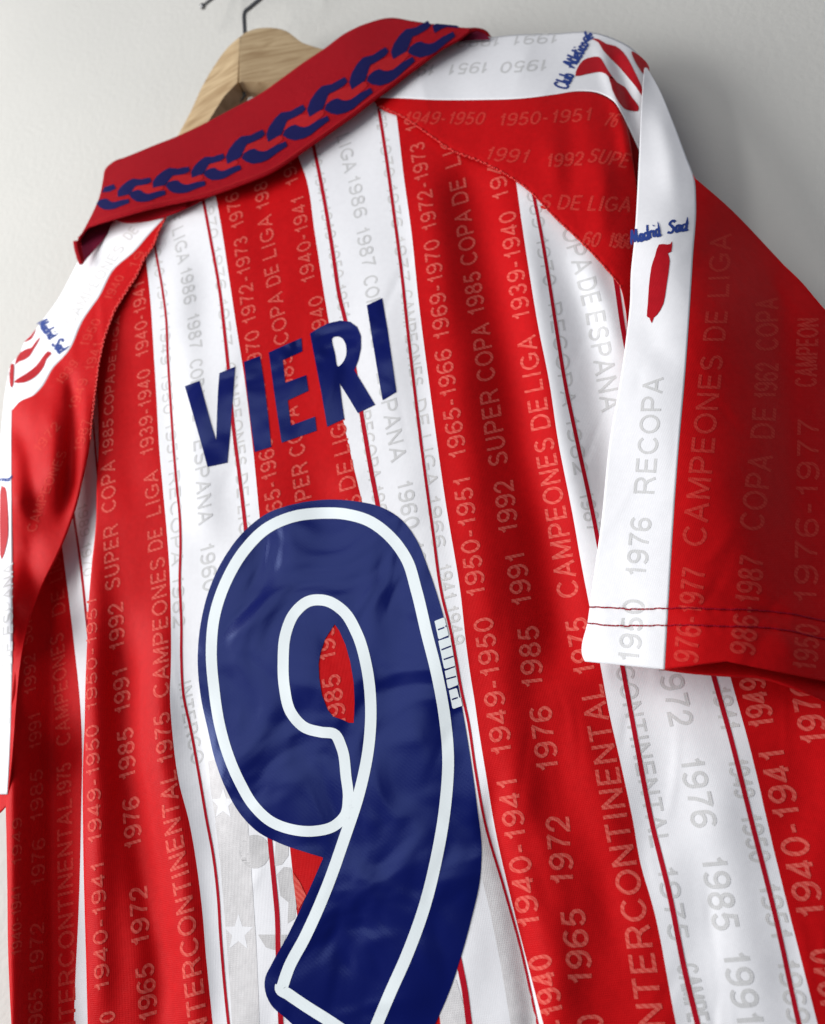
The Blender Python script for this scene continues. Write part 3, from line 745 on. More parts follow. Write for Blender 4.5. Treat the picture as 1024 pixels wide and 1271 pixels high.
l2 = [(206, 269), (198, 285), (190, 305), (180, 320), (168, 345), (155, 365), (143, 385), (133, 410), (125, 440), (121, 465), (118, 490), (115, 515), (112, 545), (108, 570), (102, 595), (96, 620), (90, 640), (80, 668), (68, 695), (55, 720), (45, 745), (35, 775), (28, 805), (22, 850), (18, 900), (14, 950), (10, 985)]
l1b = l1[1:] + [(14, 600), (15, 700), (15, 800), (13, 900), (10, 955), (8.5, 985)]
def resamp_y(c, ys):
    c = np.array(c, float); p = catmull(c, 600); return p
# rows joined by height so that the folds run straight
A_ = catmull(l1b, 400); B_ = catmull(l2, 400)
yy = np.r_[np.linspace(269.5, 984, 240)]
ax = np.interp(yy, A_[:, 1], A_[:, 0]); bx = np.interp(yy, B_[:, 1], B_[:, 0])
KK = 30
g8x = np.stack([ax * (1 - t) + bx * t for t in np.linspace(0, 1, KK)], 1); g8y = np.repeat(yy[:, None], KK, 1)
slL = grid_obj('left_sleeve', g8x, g8y, h_left(g8x, g8y), [0] * (KK - 1), [M['red'], M['white']], shirt, thick=0.09)
# its white front strip at the picture's edge
f0 = [(15, 472), (14, 520), (14, 600), (15, 700), (15, 800), (13, 900), (11, 950), (9, 986)]
f1 = [(11, 462), (6, 490), (3, 520), (-1, 565), (-8, 620), (-20, 700), (-30, 800), (-24, 900), (-18, 950), (-16, 986)]
g9x, g9y, cm9 = loft([f1, f0], [1], 120, 3.4)
frL = grid_obj('sleeve_band', g9x, g9y, h_left(g9x, g9y) + 0.05, cm9, [M['red'], M['white']], shirt)
k0 = [(-20, 984), (-5, 985), (9, 984)]; k1 = [(-20, 1014), (-5, 1012), (8, 1000)]
g10x, g10y, cm10 = loft([k0, k1], [0], 20, 4)
grid_obj('sleeve_cuff', g10x, g10y, h_left(g10x, g10y) - .1, cm10, [M['red']], shirt)

# ---- collar
colB = [(94, 303), (100, 293), (107.6, 283), (125, 276), (139, 271.6), (168, 263), (207, 254), (259, 242.6), (298, 229), (337, 213), (386, 180), (419, 157), (462, 125), (507, 91), (550, 59), (570, 48), (583, 38)]
colT = [(94, 302), (108, 277), (119, 254), (128, 227), (129, 213), (134, 206), (143, 199), (168, 190), (217, 170), (257, 151), (318, 119), (376, 78), (400, 63), (432, 39), (464, 26), (485, 22), (529, 28.6), (560, 32), (583, 35.5)]
# matched control lines, paired across the band
pairs = [((94, 303), (94, 302)), ((102, 290), (104, 285)), ((109, 282), (114, 266)), ((118, 278.5), (123, 245)), ((128, 275), (128, 222)), ((139, 271.6), (130, 211)), ((155, 267), (140, 201)), ((176, 261), (158, 194)), ((207, 254), (192, 180)), ((235, 248), (220, 169)), ((259, 242.6), (246, 157)), ((298, 229), (288, 135)), ((337, 213), (325, 115)), ((362, 197), (350, 97)), ((386, 180), (376, 78)), ((419, 157), (403, 60)), ((440, 142), (428, 41.5)), ((462, 125), (455, 29)), ((485, 108), (485, 22)), ((507, 91), (512, 26)), ((530, 74), (535, 29.5)), ((550, 59), (555, 31.5)), ((570, 48), (572, 34)), ((583, 38), (585, 35))]
cbl = catmull([p[0] for p in pairs], 260); ctl = catmull([p[1] for p in pairs], 260)
NT = 26
g11x = np.stack([cbl[:, 0] * (1 - t) + ctl[:, 0] * t for t in np.linspace(0, 1, NT)], 1)
g11y = np.stack([cbl[:, 1] * (1 - t) + ctl[:, 1] * t for t in np.linspace(0, 1, NT)], 1)
rbC = RBF([(94, 303, .5), (128, 275, 1.35), (128, 222, .2), (139, 204, -.1), (207, 254, 1.5), (192, 180, .1), (259, 242, 1.5), (288, 135, 0), (298, 229, 1.5), (337, 213, 1.5), (376, 78, -.1), (386, 180, 1.4),
           (419, 157, 1.35), (432, 40, -.3), (462, 125, 1.25), (485, 22, -.7), (507, 91, 1.0), (550, 59, .5), (583, 37, -.2), (200, 215, 1.25), (300, 180, 1.3), (390, 125, 1.2), (450, 85, 1.0), (150, 235, 1.2), (505, 55, .4)])
def h_col(x, y): return rbC(x, y) + ripple(x, y, 44, 0.012) + creases(x, y, 3, 16, (110, 50, 560, 260), (-60, 20), (.01, .025), (30, 80), (6, 14))
hC = h_col(g11x, g11y)
# turn the top edge over and down behind the hanger
ex, ey, eh = [], [], []
for k, (dy, dh) in enumerate([(0.6, -.12), (2.5, -.32), (6, -.5), (12, -.62), (22, -.75), (34, -.9), (46, -1.1)]):
    dirx = (cbl[:, 0] - ctl[:, 0]); diry = (cbl[:, 1] - ctl[:, 1]); ln = np.hypot(dirx, diry) + 1e-6; q = np.minimum(dy, ln * 0.8)
    ex.append(ctl[:, 0] + dirx / ln * q); ey.append(ctl[:, 1] + diry / ln * q); eh.append(hC[:, -1] + dh)
g11x = np.concatenate([g11x] + [e[:, None] for e in ex], 1); g11y = np.concatenate([g11y] + [e[:, None] for e in ey], 1); hC = np.concatenate([hC] + [e[:, None] for e in eh], 1)
# rounded lower lip
collar = grid_obj('collar', g11x, g11y, hC, [0] * (g11x.shape[1] - 1), [M['collar']], shirt, thick=0.16)
# darker underside of the collar and its turned end at the left
u0 = [(139, 268), (143, 272), (154, 276), (168, 276), (197, 271), (227, 260), (258, 245), (300, 226)]
u1 = [(139, 262), (150, 258), (165, 255), (180, 252), (207, 245), (235, 238), (262, 230), (300, 215)]
ga, gb, gc = loft([u0, u1], [0], 70, 4)
hu = 0.95 - 0.035 * (ga * 0 + np.clip((gb - 240) * 0, 0, 1)) 
hu = np.where(ga < 232, np.maximum(h_left(np.minimum(ga, 206), gb), h_body(ga, gb)), h_body(ga, gb)) + 0.12 + 0.25 * np.clip((ga - 190) / 30, 0, 1)
grid_obj('collar_underside', ga, gb, hu, gc, [M['collar']], shirt)
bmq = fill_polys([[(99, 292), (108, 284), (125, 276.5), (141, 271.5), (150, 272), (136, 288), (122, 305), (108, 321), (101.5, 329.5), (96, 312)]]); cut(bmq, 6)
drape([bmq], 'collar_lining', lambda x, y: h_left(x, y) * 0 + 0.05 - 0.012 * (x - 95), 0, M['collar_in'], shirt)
ribbon([(94.5, 300), (95.5, 308), (98, 318), (101.5, 328)], 5.5, 30, 'collar_edge', lambda x, y: 0.4 + 0 * x, 0, M['collar'], shirt, thick=0.12)
ribbon([(99, 294), (99, 304), (101, 315), (103, 324)], 3.5, 30, 'collar_edge', lambda x, y: 0.3 + 0 * x, 0, M['collar'], shirt, thick=0.05)
# right end: the collar runs round to the front
r0 = [(568, 50), (580, 42), (593, 38), (603, 42), (611, 49)]
r1 = [(572, 35), (583, 34.5), (593, 34.5), (603, 37.5), (611, 47)]
ga, gb, gc = loft([r0, r1], [0], 50, 2.5)
grid_obj('collar_return', ga, gb, -1.0 + 0 * ga - 0.03 * np.clip(ga - 585, 0, 40), gc, [M['collar']], shirt, thick=0.12)
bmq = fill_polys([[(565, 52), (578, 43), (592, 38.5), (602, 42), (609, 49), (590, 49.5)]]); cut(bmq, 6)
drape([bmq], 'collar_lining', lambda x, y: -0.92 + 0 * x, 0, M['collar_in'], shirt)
# lower rib line on the collar
ribbon([(a + 0.5, b - 4.5) for a, b in [(118, 278.5), (139, 271.6), (168, 263), (207, 254), (259, 242.6), (298, 229), (337, 213), (386, 180), (419, 157), (462, 125), (507, 91), (550, 59)]], 1.3, 260, 'collar_rib', h_col, 0.03, M['stipple'], collar)

# chain links knitted into the collar
upz = z2p([(580, 382), (572, 345), (590, 298), (625, 248), (660, 215), (720, 205), (755, 185), (792, 166), (802, 184), (780, 206), (722, 238), (690, 250), (670, 300), (652, 338), (612, 360)], 220, 100, 5.12)
loz = z2p([(674, 345), (685, 320), (722, 296), (745, 290), (768, 302), (800, 306), (830, 298), (880, 265), (944, 234), (950, 250), (880, 302), (832, 342), (790, 362), (740, 373), (700, 362)], 220, 100, 5.12)
stz = z2p([(672, 300), (700, 262), (760, 232), (830, 215), (900, 190), (925, 215), (880, 255), (825, 292), (780, 296), (745, 284), (700, 300), (676, 322)], 220, 100, 5.12)
anchors = [(108, 252.5), (147, 242), (190.6, 230.5), (238.7, 218), (282.5, 200.6), (333, 173), (384, 142), (436.5, 108), (488, 70.5), (539.6, 38)]
ref = np.array([51.0, -31.0]); r0_ = np.array([333, 173.0])
for i, a in enumerate(anchors):
    a = np.array(a, float); d = (np.array(anchors[i + 1], float) - a) if i + 1 < len(anchors) else np.array([50, -34.0])
    sc = np.linalg.norm(d) / np.linalg.norm(ref); an = math.atan2(d[1], d[0]) - math.atan2(ref[1], ref[0])
    sc = sc * (1.03 if i > 3 else 1.0); ca, sa = math.cos(an) * sc, math.sin(an) * sc
    tr = lambda q: [(a[0] + (x - r0_[0]) * ca - (y - r0_[1]) * sa, a[1] + (x - r0_[0]) * sa + (y - r0_[1]) * ca) for x, y in q]
    for nm, q, mt, ep in (('chain_link', upz, 'chain', .05), ('chain_link', loz, 'chain', .05), ('stippled_patch', stz, 'stipple', .03)):
        pp = tr(q)
        if i == 9 and q is not upz: continue
        if i == 9:
            pp = [(min(x, 568), max(y, 30.5 + (x - 540) * 0.1)) for x, y in pp]
        if i == 0:
            if q is upz: pp = [p for p in pp if p[0] > 126]
            elif q is loz: pass
            else: continue
            if q is upz: pp = z2p([(190, 345), (205, 325), (262, 307), (270, 322), (235, 340)], 90, 170, 5.12)
        if i == 8 and q is stz: continue
        sm = smooth_closed(pp, 2) if q is stz else pp
        if q is not stz:                        # a little bolder
            pa = np.array(sm, float); cc = np.roll(pa, -1, 0) - np.roll(pa, 1, 0); cc /= np.hypot(*cc.T)[:, None] + 1e-9
            ar = np.sum(pa[:, 0] * np.roll(pa[:, 1], -1) - np.roll(pa[:, 0], -1) * pa[:, 1])
            sm = pa + np.stack([cc[:, 1], -cc[:, 0]], -1) * np.sign(ar) * 1.5
        b_ = fill_polys([sm]); cut(b_, 5)
        drape([b_], nm, h_col, ep, M[mt], collar)

# ------------------------------------------------------------------ lettering knitted into the stripes
def line(items, hf, mat, parent, size=1.1, eps=0.008): knitted(items, hf, eps, M[mat], parent, size)
B = h_body
line([('1939-1940', [(138, 1385), (133, 1256)]), ('1940-1941', [(127, 1231), (121, 1070)]), ('1949-1950', [(118, 1047), (114, 900)]), ('1950-1951', [(113.5, 883), (114, 742)], .8)], B, 'txt_red', back, 0.95)
line([('1960', [(195, 1345), (188, 1282)]), ('1965', [(185, 1267), (179, 1197)]), ('1972', [(175, 1174), (171, 1100)]), ('1976', [(166, 1053), (162, 990)]), ('1985', [(159, 968), (155, 904)]), ('1991', [(153, 885), (149, 829)]), ('1992', [(146, 807), (143, 748)]), ('SUPER', [(140, 732), (137, 652)]), ('COPA', [(135, 636), (134, 573)]), ('1985', [(134, 565), (134, 520)], .9), ('COPA', [(134.5, 515), (137, 466)], .8), ('DE', [(138, 461), (140, 441)], .6), ('LIGA', [(141, 436), (146, 392)], .5)], B, 'txt_red', back, 1.15)
line([('INTERCONTINENTAL', [(249, 1300), (240, 1220), (233, 1160), (226, 1100), (216, 1040), (208, 957)]), ('1975', [(206, 948), (200, 885)]), ('CAMPEONES', [(200, 866), (199, 780), (195, 692)]), ('DE', [(193, 684), (192, 656)]), ('LIGA', [(191, 641), (187, 585)]), ('1939-1940', [(183, 565), (178, 459)]), ('1940-1941', [(177, 443), (172, 350)])], B, 'txt_red', back, 1.12)
line([('1965-1966', [(345, 662), (328, 545)]), ('1969-1970', [(325, 528), (312, 411)]), ('1972-1973', [(310, 402), (298, 294)]), ('1976', [(296, 283), (287, 240)])], B, 'txt_red', back, 1.15)
line([('SUPER', [(381, 655), (371, 575)]), ('COPA', [(370, 566), (360, 506)]), ('1985', [(359, 497), (353, 440)]), ('COPA', [(350, 428), (341, 364)]), ('DE', [(340, 355), (336, 330)]), ('LIGA', [(335, 322), (328, 268)]), ('198', [(327, 260), (323, 226)])], B, 'txt_red', back, 1.15)
line([('CAMPEONES', [(462, 760), (437, 615)]), ('DE', [(432, 609), (427, 572)]), ('LIGA', [(425, 565), (416, 510)]), ('1939-1940', [(408, 487), (391, 368)]), ('1940-1941', [(383, 351), (369, 244)]), ('1949', [(364, 230), (352, 180)])], B, 'txt_red', back, 1.12)
line([('1985', [(420, 903), (410, 838)]), ('1991', [(407, 820), (402, 765)])], B, 'txt_red', back, 1.15)
line([('1939-1940', [(712, 1360), (668, 1186)]), ('1940-1941', [(658, 1152), (629, 966)]), ('1949-1950', [(624, 938), (599, 767)]), ('1950-1951', [(592, 741), (573, 592)]), ('1965-1966', [(569, 569), (549, 434)]), ('1969-1970', [(549, 421), (535, 298)]), ('1972-1973', [(534, 286), (517, 177)]), ('1976', [(513, 163), (506, 120)])], B, 'txt_red', back, 1.15)
line([('1960', [(745, 1340), (731, 1260)]), ('1965', [(722, 1223), (710, 1128)]), ('1972', [(699, 1099), (691, 1012)]), ('1976', [(681, 958), (670, 877)]), ('1985', [(662, 854), (655, 777)]), ('1991', [(649, 752), (639, 686)]), ('1992', [(632, 662), (624, 596)]), ('SUPER', [(619, 578), (606, 484)]), ('COPA', [(604, 473), (596, 402)]), ('1985', [(592, 391), (585, 338)]), ('COPA', [(583, 329), (574, 262)]), ('DE', [(572, 254), (567, 222)]), ('LIGA', [(563, 208), (550, 150)])], B, 'txt_red', back, 1.2)
line([('INTERCONTINENTAL', [(812, 1292), (790, 1150), (763, 1010), (748, 925), (733, 850)]), ('1975', [(727, 838), (714, 767)]), ('CAMPEONES', [(706, 742), (692, 650), (674, 544)]), ('DE', [(672, 534), (666, 494)]), ('LIGA', [(663, 487), (653, 417)]), ('1939-1940', [(648, 397), (629, 263)]), ('1940', [(623, 248), (610, 185)])], B, 'txt_red', back, 1.2)
line([('1939-1940', [(1062, 1350), (1022, 1178)]), ('1940-1941', [(1009, 1140), (957, 930)]), ('1949-1950', [(947, 903), (915, 770)])], B, 'txt_red', back, 1.25)
line([('1976', [(1013, 924), (996, 845)]), ], B, 'txt_red', back, 1.3)
# side panel
line([('1940-1941', [(21, 1186), (20, 1100)]), ('1949', [(21, 1075), (21, 1015)])], h_side, 'txt_red_soft', side, 0.7)
line([('1965', [(44, 1285), (44, 1228)]), ('1972', [(45, 1208), (46, 1145)]), ('1976', [(47, 1100), (48, 1041)]), ('1985', [(46, 1020), (45, 955)]), ('1991', [(44, 930), (43, 885)]), ('1992', [(38, 862), (36, 812)]), ('SUPER', [(34, 800), (30, 740)])], h_side, 'txt_red_soft', side, 0.95)
line([('INTERCONTINENTAL', [(84, 1300), (82, 1150), (80, 992)]), ('1975', [(80, 988), (79, 948)]), ('CAMPEONES', [(79, 925), (75, 850), (70, 787)]), ('DE', [(73, 764), (71, 732)]), ('LIGA', [(70, 722), (66, 680)])], h_side, 'txt_red_soft', side, 1.05)
line([('1989 1970', [(102, 625), (110, 715)])], h_side, 'txt_white_soft', side, 0.8)
# white stripes, read downward
line([('COPA DE', [(207, 215), (217, 275)]), ('LIGA', [(220, 282), (228, 326)]), ('1986', [(230, 332), (236, 377)]), ('1987', [(239, 389), (243, 433)]), ('COPA DE', [(243, 446), (247, 522)]), ('ESPANA', [(248, 545), (255, 650)]), ('1960', [(256, 674), (261, 733)]), ('1965', [(263, 752), (268, 815)])], B, 'txt_white', back, 1.05)
line([('COPA DE', [(408, 80), (420, 155)]), ('LIGA', [(425, 166), (435, 213)]), ('1986', [(438, 218), (448, 270)]), ('1987', [(449, 282), (458, 331)]), ('COPA DE', [(459, 342), (471, 430)]), ('ESPANA', [(476, 460), (495, 572)]), ('1960', [(501, 596), (511, 656)]), ('1965', [(514, 672), (525, 735)])], B, 'txt_white', back, 1.05)
line([('COPA', [(700, 262), (725, 338)]), ('DE', [(727, 345), (735, 378)]), ('ESPANA', [(738, 386), (759, 510)]), ('1972', [(828, 820), (847, 902)]), ('1976', [(857, 939), (875, 1027)]), ('1985', [(884, 1062), (902, 1155)]), ('1991', [(911, 1180), (931, 1272)])], B, 'txt_white', back, 1.2)
S1 = 0.85
line([('1940 1941 1949 1950 1951 RECOPA 1962', [(192, 300), (203, 380), (206, 470), (216, 590), (219, 680), (222, 780)])], B, 'txt_white_soft', back, S1)
line([('INTERCO', [(229, 845), (233, 880), (246, 948)])], B, 'txt_white', back, S1)
line([('1970 1976 1977', [(257, 245), (272, 340), (282, 430)]), ('CAMPEONES DE LIGA', [(285, 450), (298, 570), (305, 680)])], B, 'txt_white_soft', back, S1)
line([('1940 1941 1949 1950 1951', [(388, 170), (402, 250), (421, 350), (428, 395)]), ('RECOPA 1962', [(452, 510), (461, 570), (475, 650)])], B, 'txt_white_soft', back, S1)
line([('1972', [(469, 130), (475, 160)]), ('1970 1976 1977', [(476, 170), (490, 260), (502, 350)]), ('CAMPEONES', [(504, 360), (509, 410), (518, 480)]), ('DE LIGA 1966', [(520, 495), (535, 600), (545, 680)]), ('1941 1949', [(550, 700), (568, 800)])], B, 'txt_white_soft', back, S1)
line([('1989 1970', [(658, 225), (683, 355)]), ('RECOPA 1962', [(688, 375), (706, 500), (722, 590)]), ('1987', [(726, 610), (738, 660)])], B, 'txt_white', back, S1)
line([('CONTINENTAL', [(774, 826), (800, 950), (820, 1052)]), ('1975', [(826, 1074), (843, 1168)]), ('CAMPEONES', [(852, 1196), (880, 1330)])], B, 'txt_white', back, 0.95)
line([('1941', [(893, 852), (906, 905)]), ('1949', [(914, 942), (925, 990)]), ('1950', [(930, 1010), (944, 1070)]), ('1951', [(952, 1096), (970, 1165)]), ('1969', [(976, 1190), (992, 1270)])], B, 'txt_white_soft', back, 0.95)
# shoulder and sleeve
Yk = h_yoke
line([('1949-1950', [(502, 146), (602, 147)]), ('1950-1951', [(619, 149), (735, 142)]), ('76', [(752, 148), (768, 150)])], Yk, 'txt_red_soft', sh_red, 1.25)
line([('1991', [(603, 190), (657, 195)]), ('1992', [(678, 200), (725, 196)]), ('SUPE', [(732, 192), (782, 200)])], Yk, 'txt_red_soft', sh_red, 1.25)
line([('S DE LIGA', [(672, 250), (784, 254)])], Yk, 'txt_red_soft', sh_red, 1.25)
line([('60', [(724, 296), (745, 298)]), ('1960', [(756, 298), (786, 300)])], Yk, 'txt_red_soft', sh_red, 1.2)
line([('1950', [(681, 80), (621, 84)]), ('1951', [(607, 83), (557, 86)]), ('1949', [(541, 86), (490, 88)])], Yk, 'txt_white', sh_top, 1.15)
line([('1991', [(694, 47), (637, 50)]), ('1992', [(622, 51), (567, 53)])], Yk, 'txt_white', sh_top, 1.0)
Sl = h_slv
line([('1950', [(780, 822), (787, 744)]), ('1976', [(789, 716), (796, 642)]), ('RECOPA', [(799, 614), (811, 468)])], lambda x, y: Sl(x, y) + .012, 'txt_white', slv_band, 1.15)
line([('976-1977', [(851, 822), (862, 705)]), ('CAMPEONES', [(861, 678), (870, 580), (884, 440)]), ('DE', [(886, 424), (890, 385)]), ('LIGA', [(891, 370), (895, 290)])], Sl, 'txt_red_soft', slv, 1.25)
line([('986-1987', [(921, 812), (934, 690)]), ('COPA', [(932, 658), (945, 564)]), ('DE', [(946, 545), (949, 505)]), ('1962', [(950, 495), (952, 450)]), ('COPA', [(952, 435), (952, 370)])], Sl, 'txt_red_soft', slv, 1.25)
line([('1950', [(999, 832), (1003, 775)]), ('1976-1977', [(1000, 750), (1004, 520)]), ('CAMPEON', [(1000, 480), (1003, 395)])], Sl, 'txt_red_soft', slv, 1.15)
L_ = h_left
line([('CAMPEONES', [(84, 402), (110, 362), (150, 305)]), ('DE', [(156, 296), (168, 283)])], L_, 'txt_white_soft', shL, 1.1)
line([('1939', [(72, 476), (94, 448)]), ('1950', [(103, 430), (121, 396)]), ('1940', [(133, 372), (150, 342)]), ('19', [(163, 333), (176, 312)])], L_, 'txt_red_soft', slL, 0.95)
line([('1972', [(44, 560), (72, 525)]), ('1949', [(90, 508), (104, 470)]), ('1941', [(110, 460), (122, 425)])], L_, 'txt_red_soft', slL, 0.95)
line([('CAMPEONES', [(38, 660), (60, 600), (78, 560)]), ('1987', [(96, 560), (108, 520)])], L_, 'txt_red_soft', slL, 0.9)
line([('COPA DE ESPANA', [(5, 905), (9, 800), (10, 700)])], lambda x, y: L_(x, y) + 0.05, 'txt_white', frL, 0.8)

# ------------------------------------------------------------------ logo prints on the shoulders
def logo(name, polys, hf, mat, parent, eps=0.04, sm=3):
    for p in polys:
        b_ = fill_polys([smooth_closed(p, sm) if sm else p]); cut(b_, 5)
        drape([b_], name, hf, eps, M[mat], parent)
P1 = z2p([(175, 380), (190, 325), (225, 280), (270, 262), (322, 258), (350, 288), (380, 340), (440, 420), (490, 450), (530, 510), (575, 570), (570, 603), (530, 600), (488, 588), (462, 560), (440, 530), (410, 470), (385, 385), (345, 357), (300, 357), (235, 370)], 680, 20, 5.12)
P2 = z2p([(280, 145), (320, 145), (370, 175), (430, 190), (480, 230), (520, 290), (550, 350), (580, 410), (603, 470), (598, 505), (560, 450), (510, 390), (450, 320), (400, 270), (350, 215), (320, 165)], 680, 20, 5.12)
P3 = z2p([(530, 225), (560, 235), (600, 265), (635, 305), (645, 345), (612, 370), (580, 330), (550, 280)], 680, 20, 5.12)
sh_mark_h = lambda x, y: h_yoke(x, y)
logo('woven_logo_stripe', [P1, P2, P3], sh_mark_h, 'logo_red', sh_top, 0.05, 2)
P4 = z2p([(585, 305), (575, 318), (555, 325), (500, 325), (475, 400), (452, 470), (437, 590), (430, 700), (424, 780), (440, 790), (455, 825), (468, 790), (490, 770), (530, 700), (550, 580), (570, 430), (558, 380), (580, 370)], 720, 240, 5.12)
logo('woven_logo_stripe', [P4], h_slv, 'logo_red', slv_band, 0.04, 2)
PL = [z2p([(160, 700), (170, 640), (215, 570), (290, 530), (330, 520), (380, 450), (425, 410), (390, 480), (350, 545), (310, 610), (250, 650), (195, 670)], 0, 370, 8.475),
      z2p([(150, 890), (180, 850), (280, 790), (380, 710), (440, 630), (500, 560), (540, 585), (490, 640), (460, 720), (400, 800), (320, 860), (240, 890)], 0, 370, 8.475),
      z2p([(255, 465), (290, 425), (330, 385), (378, 325), (350, 395), (320, 435)], 0, 370, 8.475)]
logo('woven_logo_stripe', PL, h_left, 'logo_red', shL, 0.04, 2)
logo('woven_logo_stripe', [[(13, 453), (17, 452), (17, 462), (16, 478), (13, 480), (11.6, 468)]], h_left, 'logo_red', shL, 0.08, 2)
logo('woven_logo_stripe', [[(0, 612), (4, 604), (8, 610), (10, 640), (10, 665), (7, 680), (4, 690), (0, 688)]], lambda x, y: h_left(x, y) + .05, 'logo_red', frL, 0.04, 2)
HW = {  # loose brush handwriting, x-height about 0.55
 'C': (.55, [[(.50, .80), (.34, .98), (.12, .80), (.05, .40), (.14, .06), (.36, .0), (.54, .18)]]),
 'l': (.22, [[(.04, .10), (.14, 1.02), (.10, .40), (.14, .02), (.24, .10)]]),
 'u': (.42, [[(.04, .55), (.05, .12), (.16, .0), (.30, .20), (.34, .56), (.35, .10), (.44, .02)]]),
 'b': (.40, [[(.10, 1.02), (.06, .05), (.12, .42), (.26, .54), (.37, .30), (.24, .02), (.06, .08)]]),
 'A': (.56, [[(.0, -.02), (.20, .55), (.32, 1.0), (.42, .5), (.54, -.02)], [(-.06, .34), (.30, .42), (.62, .36)]]),
 't': (.28, [[(.12, .92), (.08, .20), (.16, .0), (.28, .10)], [(-.04, .60), (.30, .68)]]),
 'e': (.34, [[(.04, .26), (.28, .36), (.26, .54), (.10, .52), (.03, .22), (.14, .0), (.34, .10)]]),
 'i': (.20, [[(.08, .54), (.08, .08), (.20, .06)], [(.12, .82), (.17, .88)]]),
 'c': (.30, [[(.28, .44), (.16, .54), (.04, .30), (.10, .02), (.30, .10)]]),
 'o': (.34, [[(.20, .54), (.04, .34), (.10, .02), (.28, .12), (.30, .44), (.18, .54)]]),
 'd': (.42, [[(.30, .48), (.12, .50), (.04, .18), (.16, .0), (.31, .24)], [(.38, 1.04), (.32, .30), (.34, .0), (.44, .08)]]),
 'M': (.74, [[(.02, -.04), (.14, .60), (.20, .98), (.30, .40), (.36, .14), (.48, .62), (.56, .96), (.58, .40), (.66, .0)]]),
 'a': (.38, [[(.30, .48), (.12, .52), (.04, .20), (.14, .0), (.30, .26), (.31, .52), (.31, .04), (.40, .06)]]),
 'r': (.28, [[(.06, .54), (.07, .0)], [(.07, .30), (.16, .52), (.28, .48)]]),
 'S': (.50, [[(.46, .82), (.28, .98), (.10, .78), (.26, .54), (.42, .32), (.28, .02), (.02, .12)]]),
}
def script(items, hf, parent, eps=0.03):
    rs = np.random.RandomState(11)
    for word, path, size in items:
        X, Z, A, tx, tz = path_frame(path); pen = 0; st = []
        for ch in word:
            wd, q = HW[ch]
            for k in q: st.append([(a + pen, b) for a, b in k])
            pen += wd + .03
        V, Fs, Lr = [], [], []
        for k, q in enumerate(st):
            P = catmull(q, 7 * len(q)); T = np.gradient(P, axis=0); T /= np.hypot(*T.T)[:, None] + 1e-9
            Nn = np.stack([-T[:, 1], T[:, 0]], -1)
            w = .150 + .05 * np.abs(T[:, 1]) + rs.uniform(-.02, .02, len(P)); base = len(V)
            for j in range(len(P)):
                V += [P[j] + Nn[j] * w[j] / 2, P[j] - Nn[j] * w[j] / 2]; Lr += [k * 5 + j * .35] * 2
            Fs += [(base + 2 * j, base + 2 * j + 1, base + 2 * j + 3, base + 2 * j + 2) for j in range(len(P) - 1)]
        V = np.array(V); V[:, 0] += .22 * V[:, 1]; sx = V[:, 0] / (pen + .1) * A[-1]; off = (V[:, 1] - .4) * size
        px, pz = np.interp(sx, A, X), np.interp(sx, A, Z); ux, uz = np.interp(sx, A, tx), np.interp(sx, A, tz); ln = np.hypot(ux, uz)
        qx, qy = from_plane(px - uz / ln * off, pz + ux / ln * off)
        P = unproj(qx, qy, hf(qx, qy) + eps + np.array(Lr) * .0007)
        mesh_obj('script_word', P, [f[::-1] if np.cross(P[f[1]] - P[f[0]], P[f[2]] - P[f[0]])[1] > 0 else f for f in Fs], [M['script']], None, np.stack([P[:, 0], P[:, 2]], -1), parent, False, 0)
script([('Club', [(696, 110), (706, 91)], 1.15), ('Atletico', [(706, 84), (725, 52)], 1.1), ('de', [(723, 49), (735, 42)], 1.0)], h_yoke, sh_top)
script([('Madrid', [(781, 297), (820, 285)], 1.1), ('Sad', [(827, 284), (855, 279)], 1.0)], h_slv, slv_band)
script([('Madrid', [(50, 398), (66, 419)], .85), ('Sad', [(68, 423), (79, 436)], .95)], h_left, shL)
script([('rid', [(-2, 595), (14, 594)], .45)], lambda x, y: h_left(x, y) + .05, frL)

# ------------------------------------------------------------------ seams and stitching
hs2 = lambda x, y: h_slv(x, y)
for pth, w in (([(731, 753), (756, 754), (787, 756.5), (824, 755), (900, 756), (968, 760), (1030, 772)], 1.6), ([(729, 773), (753, 776), (790, 777), (824, 776), (900, 777), (968, 781), (1030, 795)], 1.5)):
    pw = catmull(pth, 160); rs = np.random.RandomState(4); pw[:, 1] += np.repeat(rs.uniform(-.5, .5, 40), 4)
    ribbon([tuple(q) for q in pw], w, 420, 'hem_stitching', hs2, 0.04, M['thread'], slv, dash=(6, 1), thick=0.03)
for sm_path, hf, off in ((seamR[1:-2], h_yoke, (1.0, 1.2)), (l2[:13], h_left, (0.6, 0.3))):
    pw = catmull(sm_path, 240)
    zz = pw.copy(); zz[:, 1] += 1.2 * np.sign(np.sin(np.arange(240) * 1.3)) - 1.0; zz[:, 0] += off[0] * np.sign(np.sin(np.arange(240) * 1.3))
    ribbon([tuple(q) for q in zz], 1.3, 480, 'seam_stitching', hf, 0.03, M['seam'], sh_red if hf is h_yoke else slL, dash=(3, 1), thick=0.03)

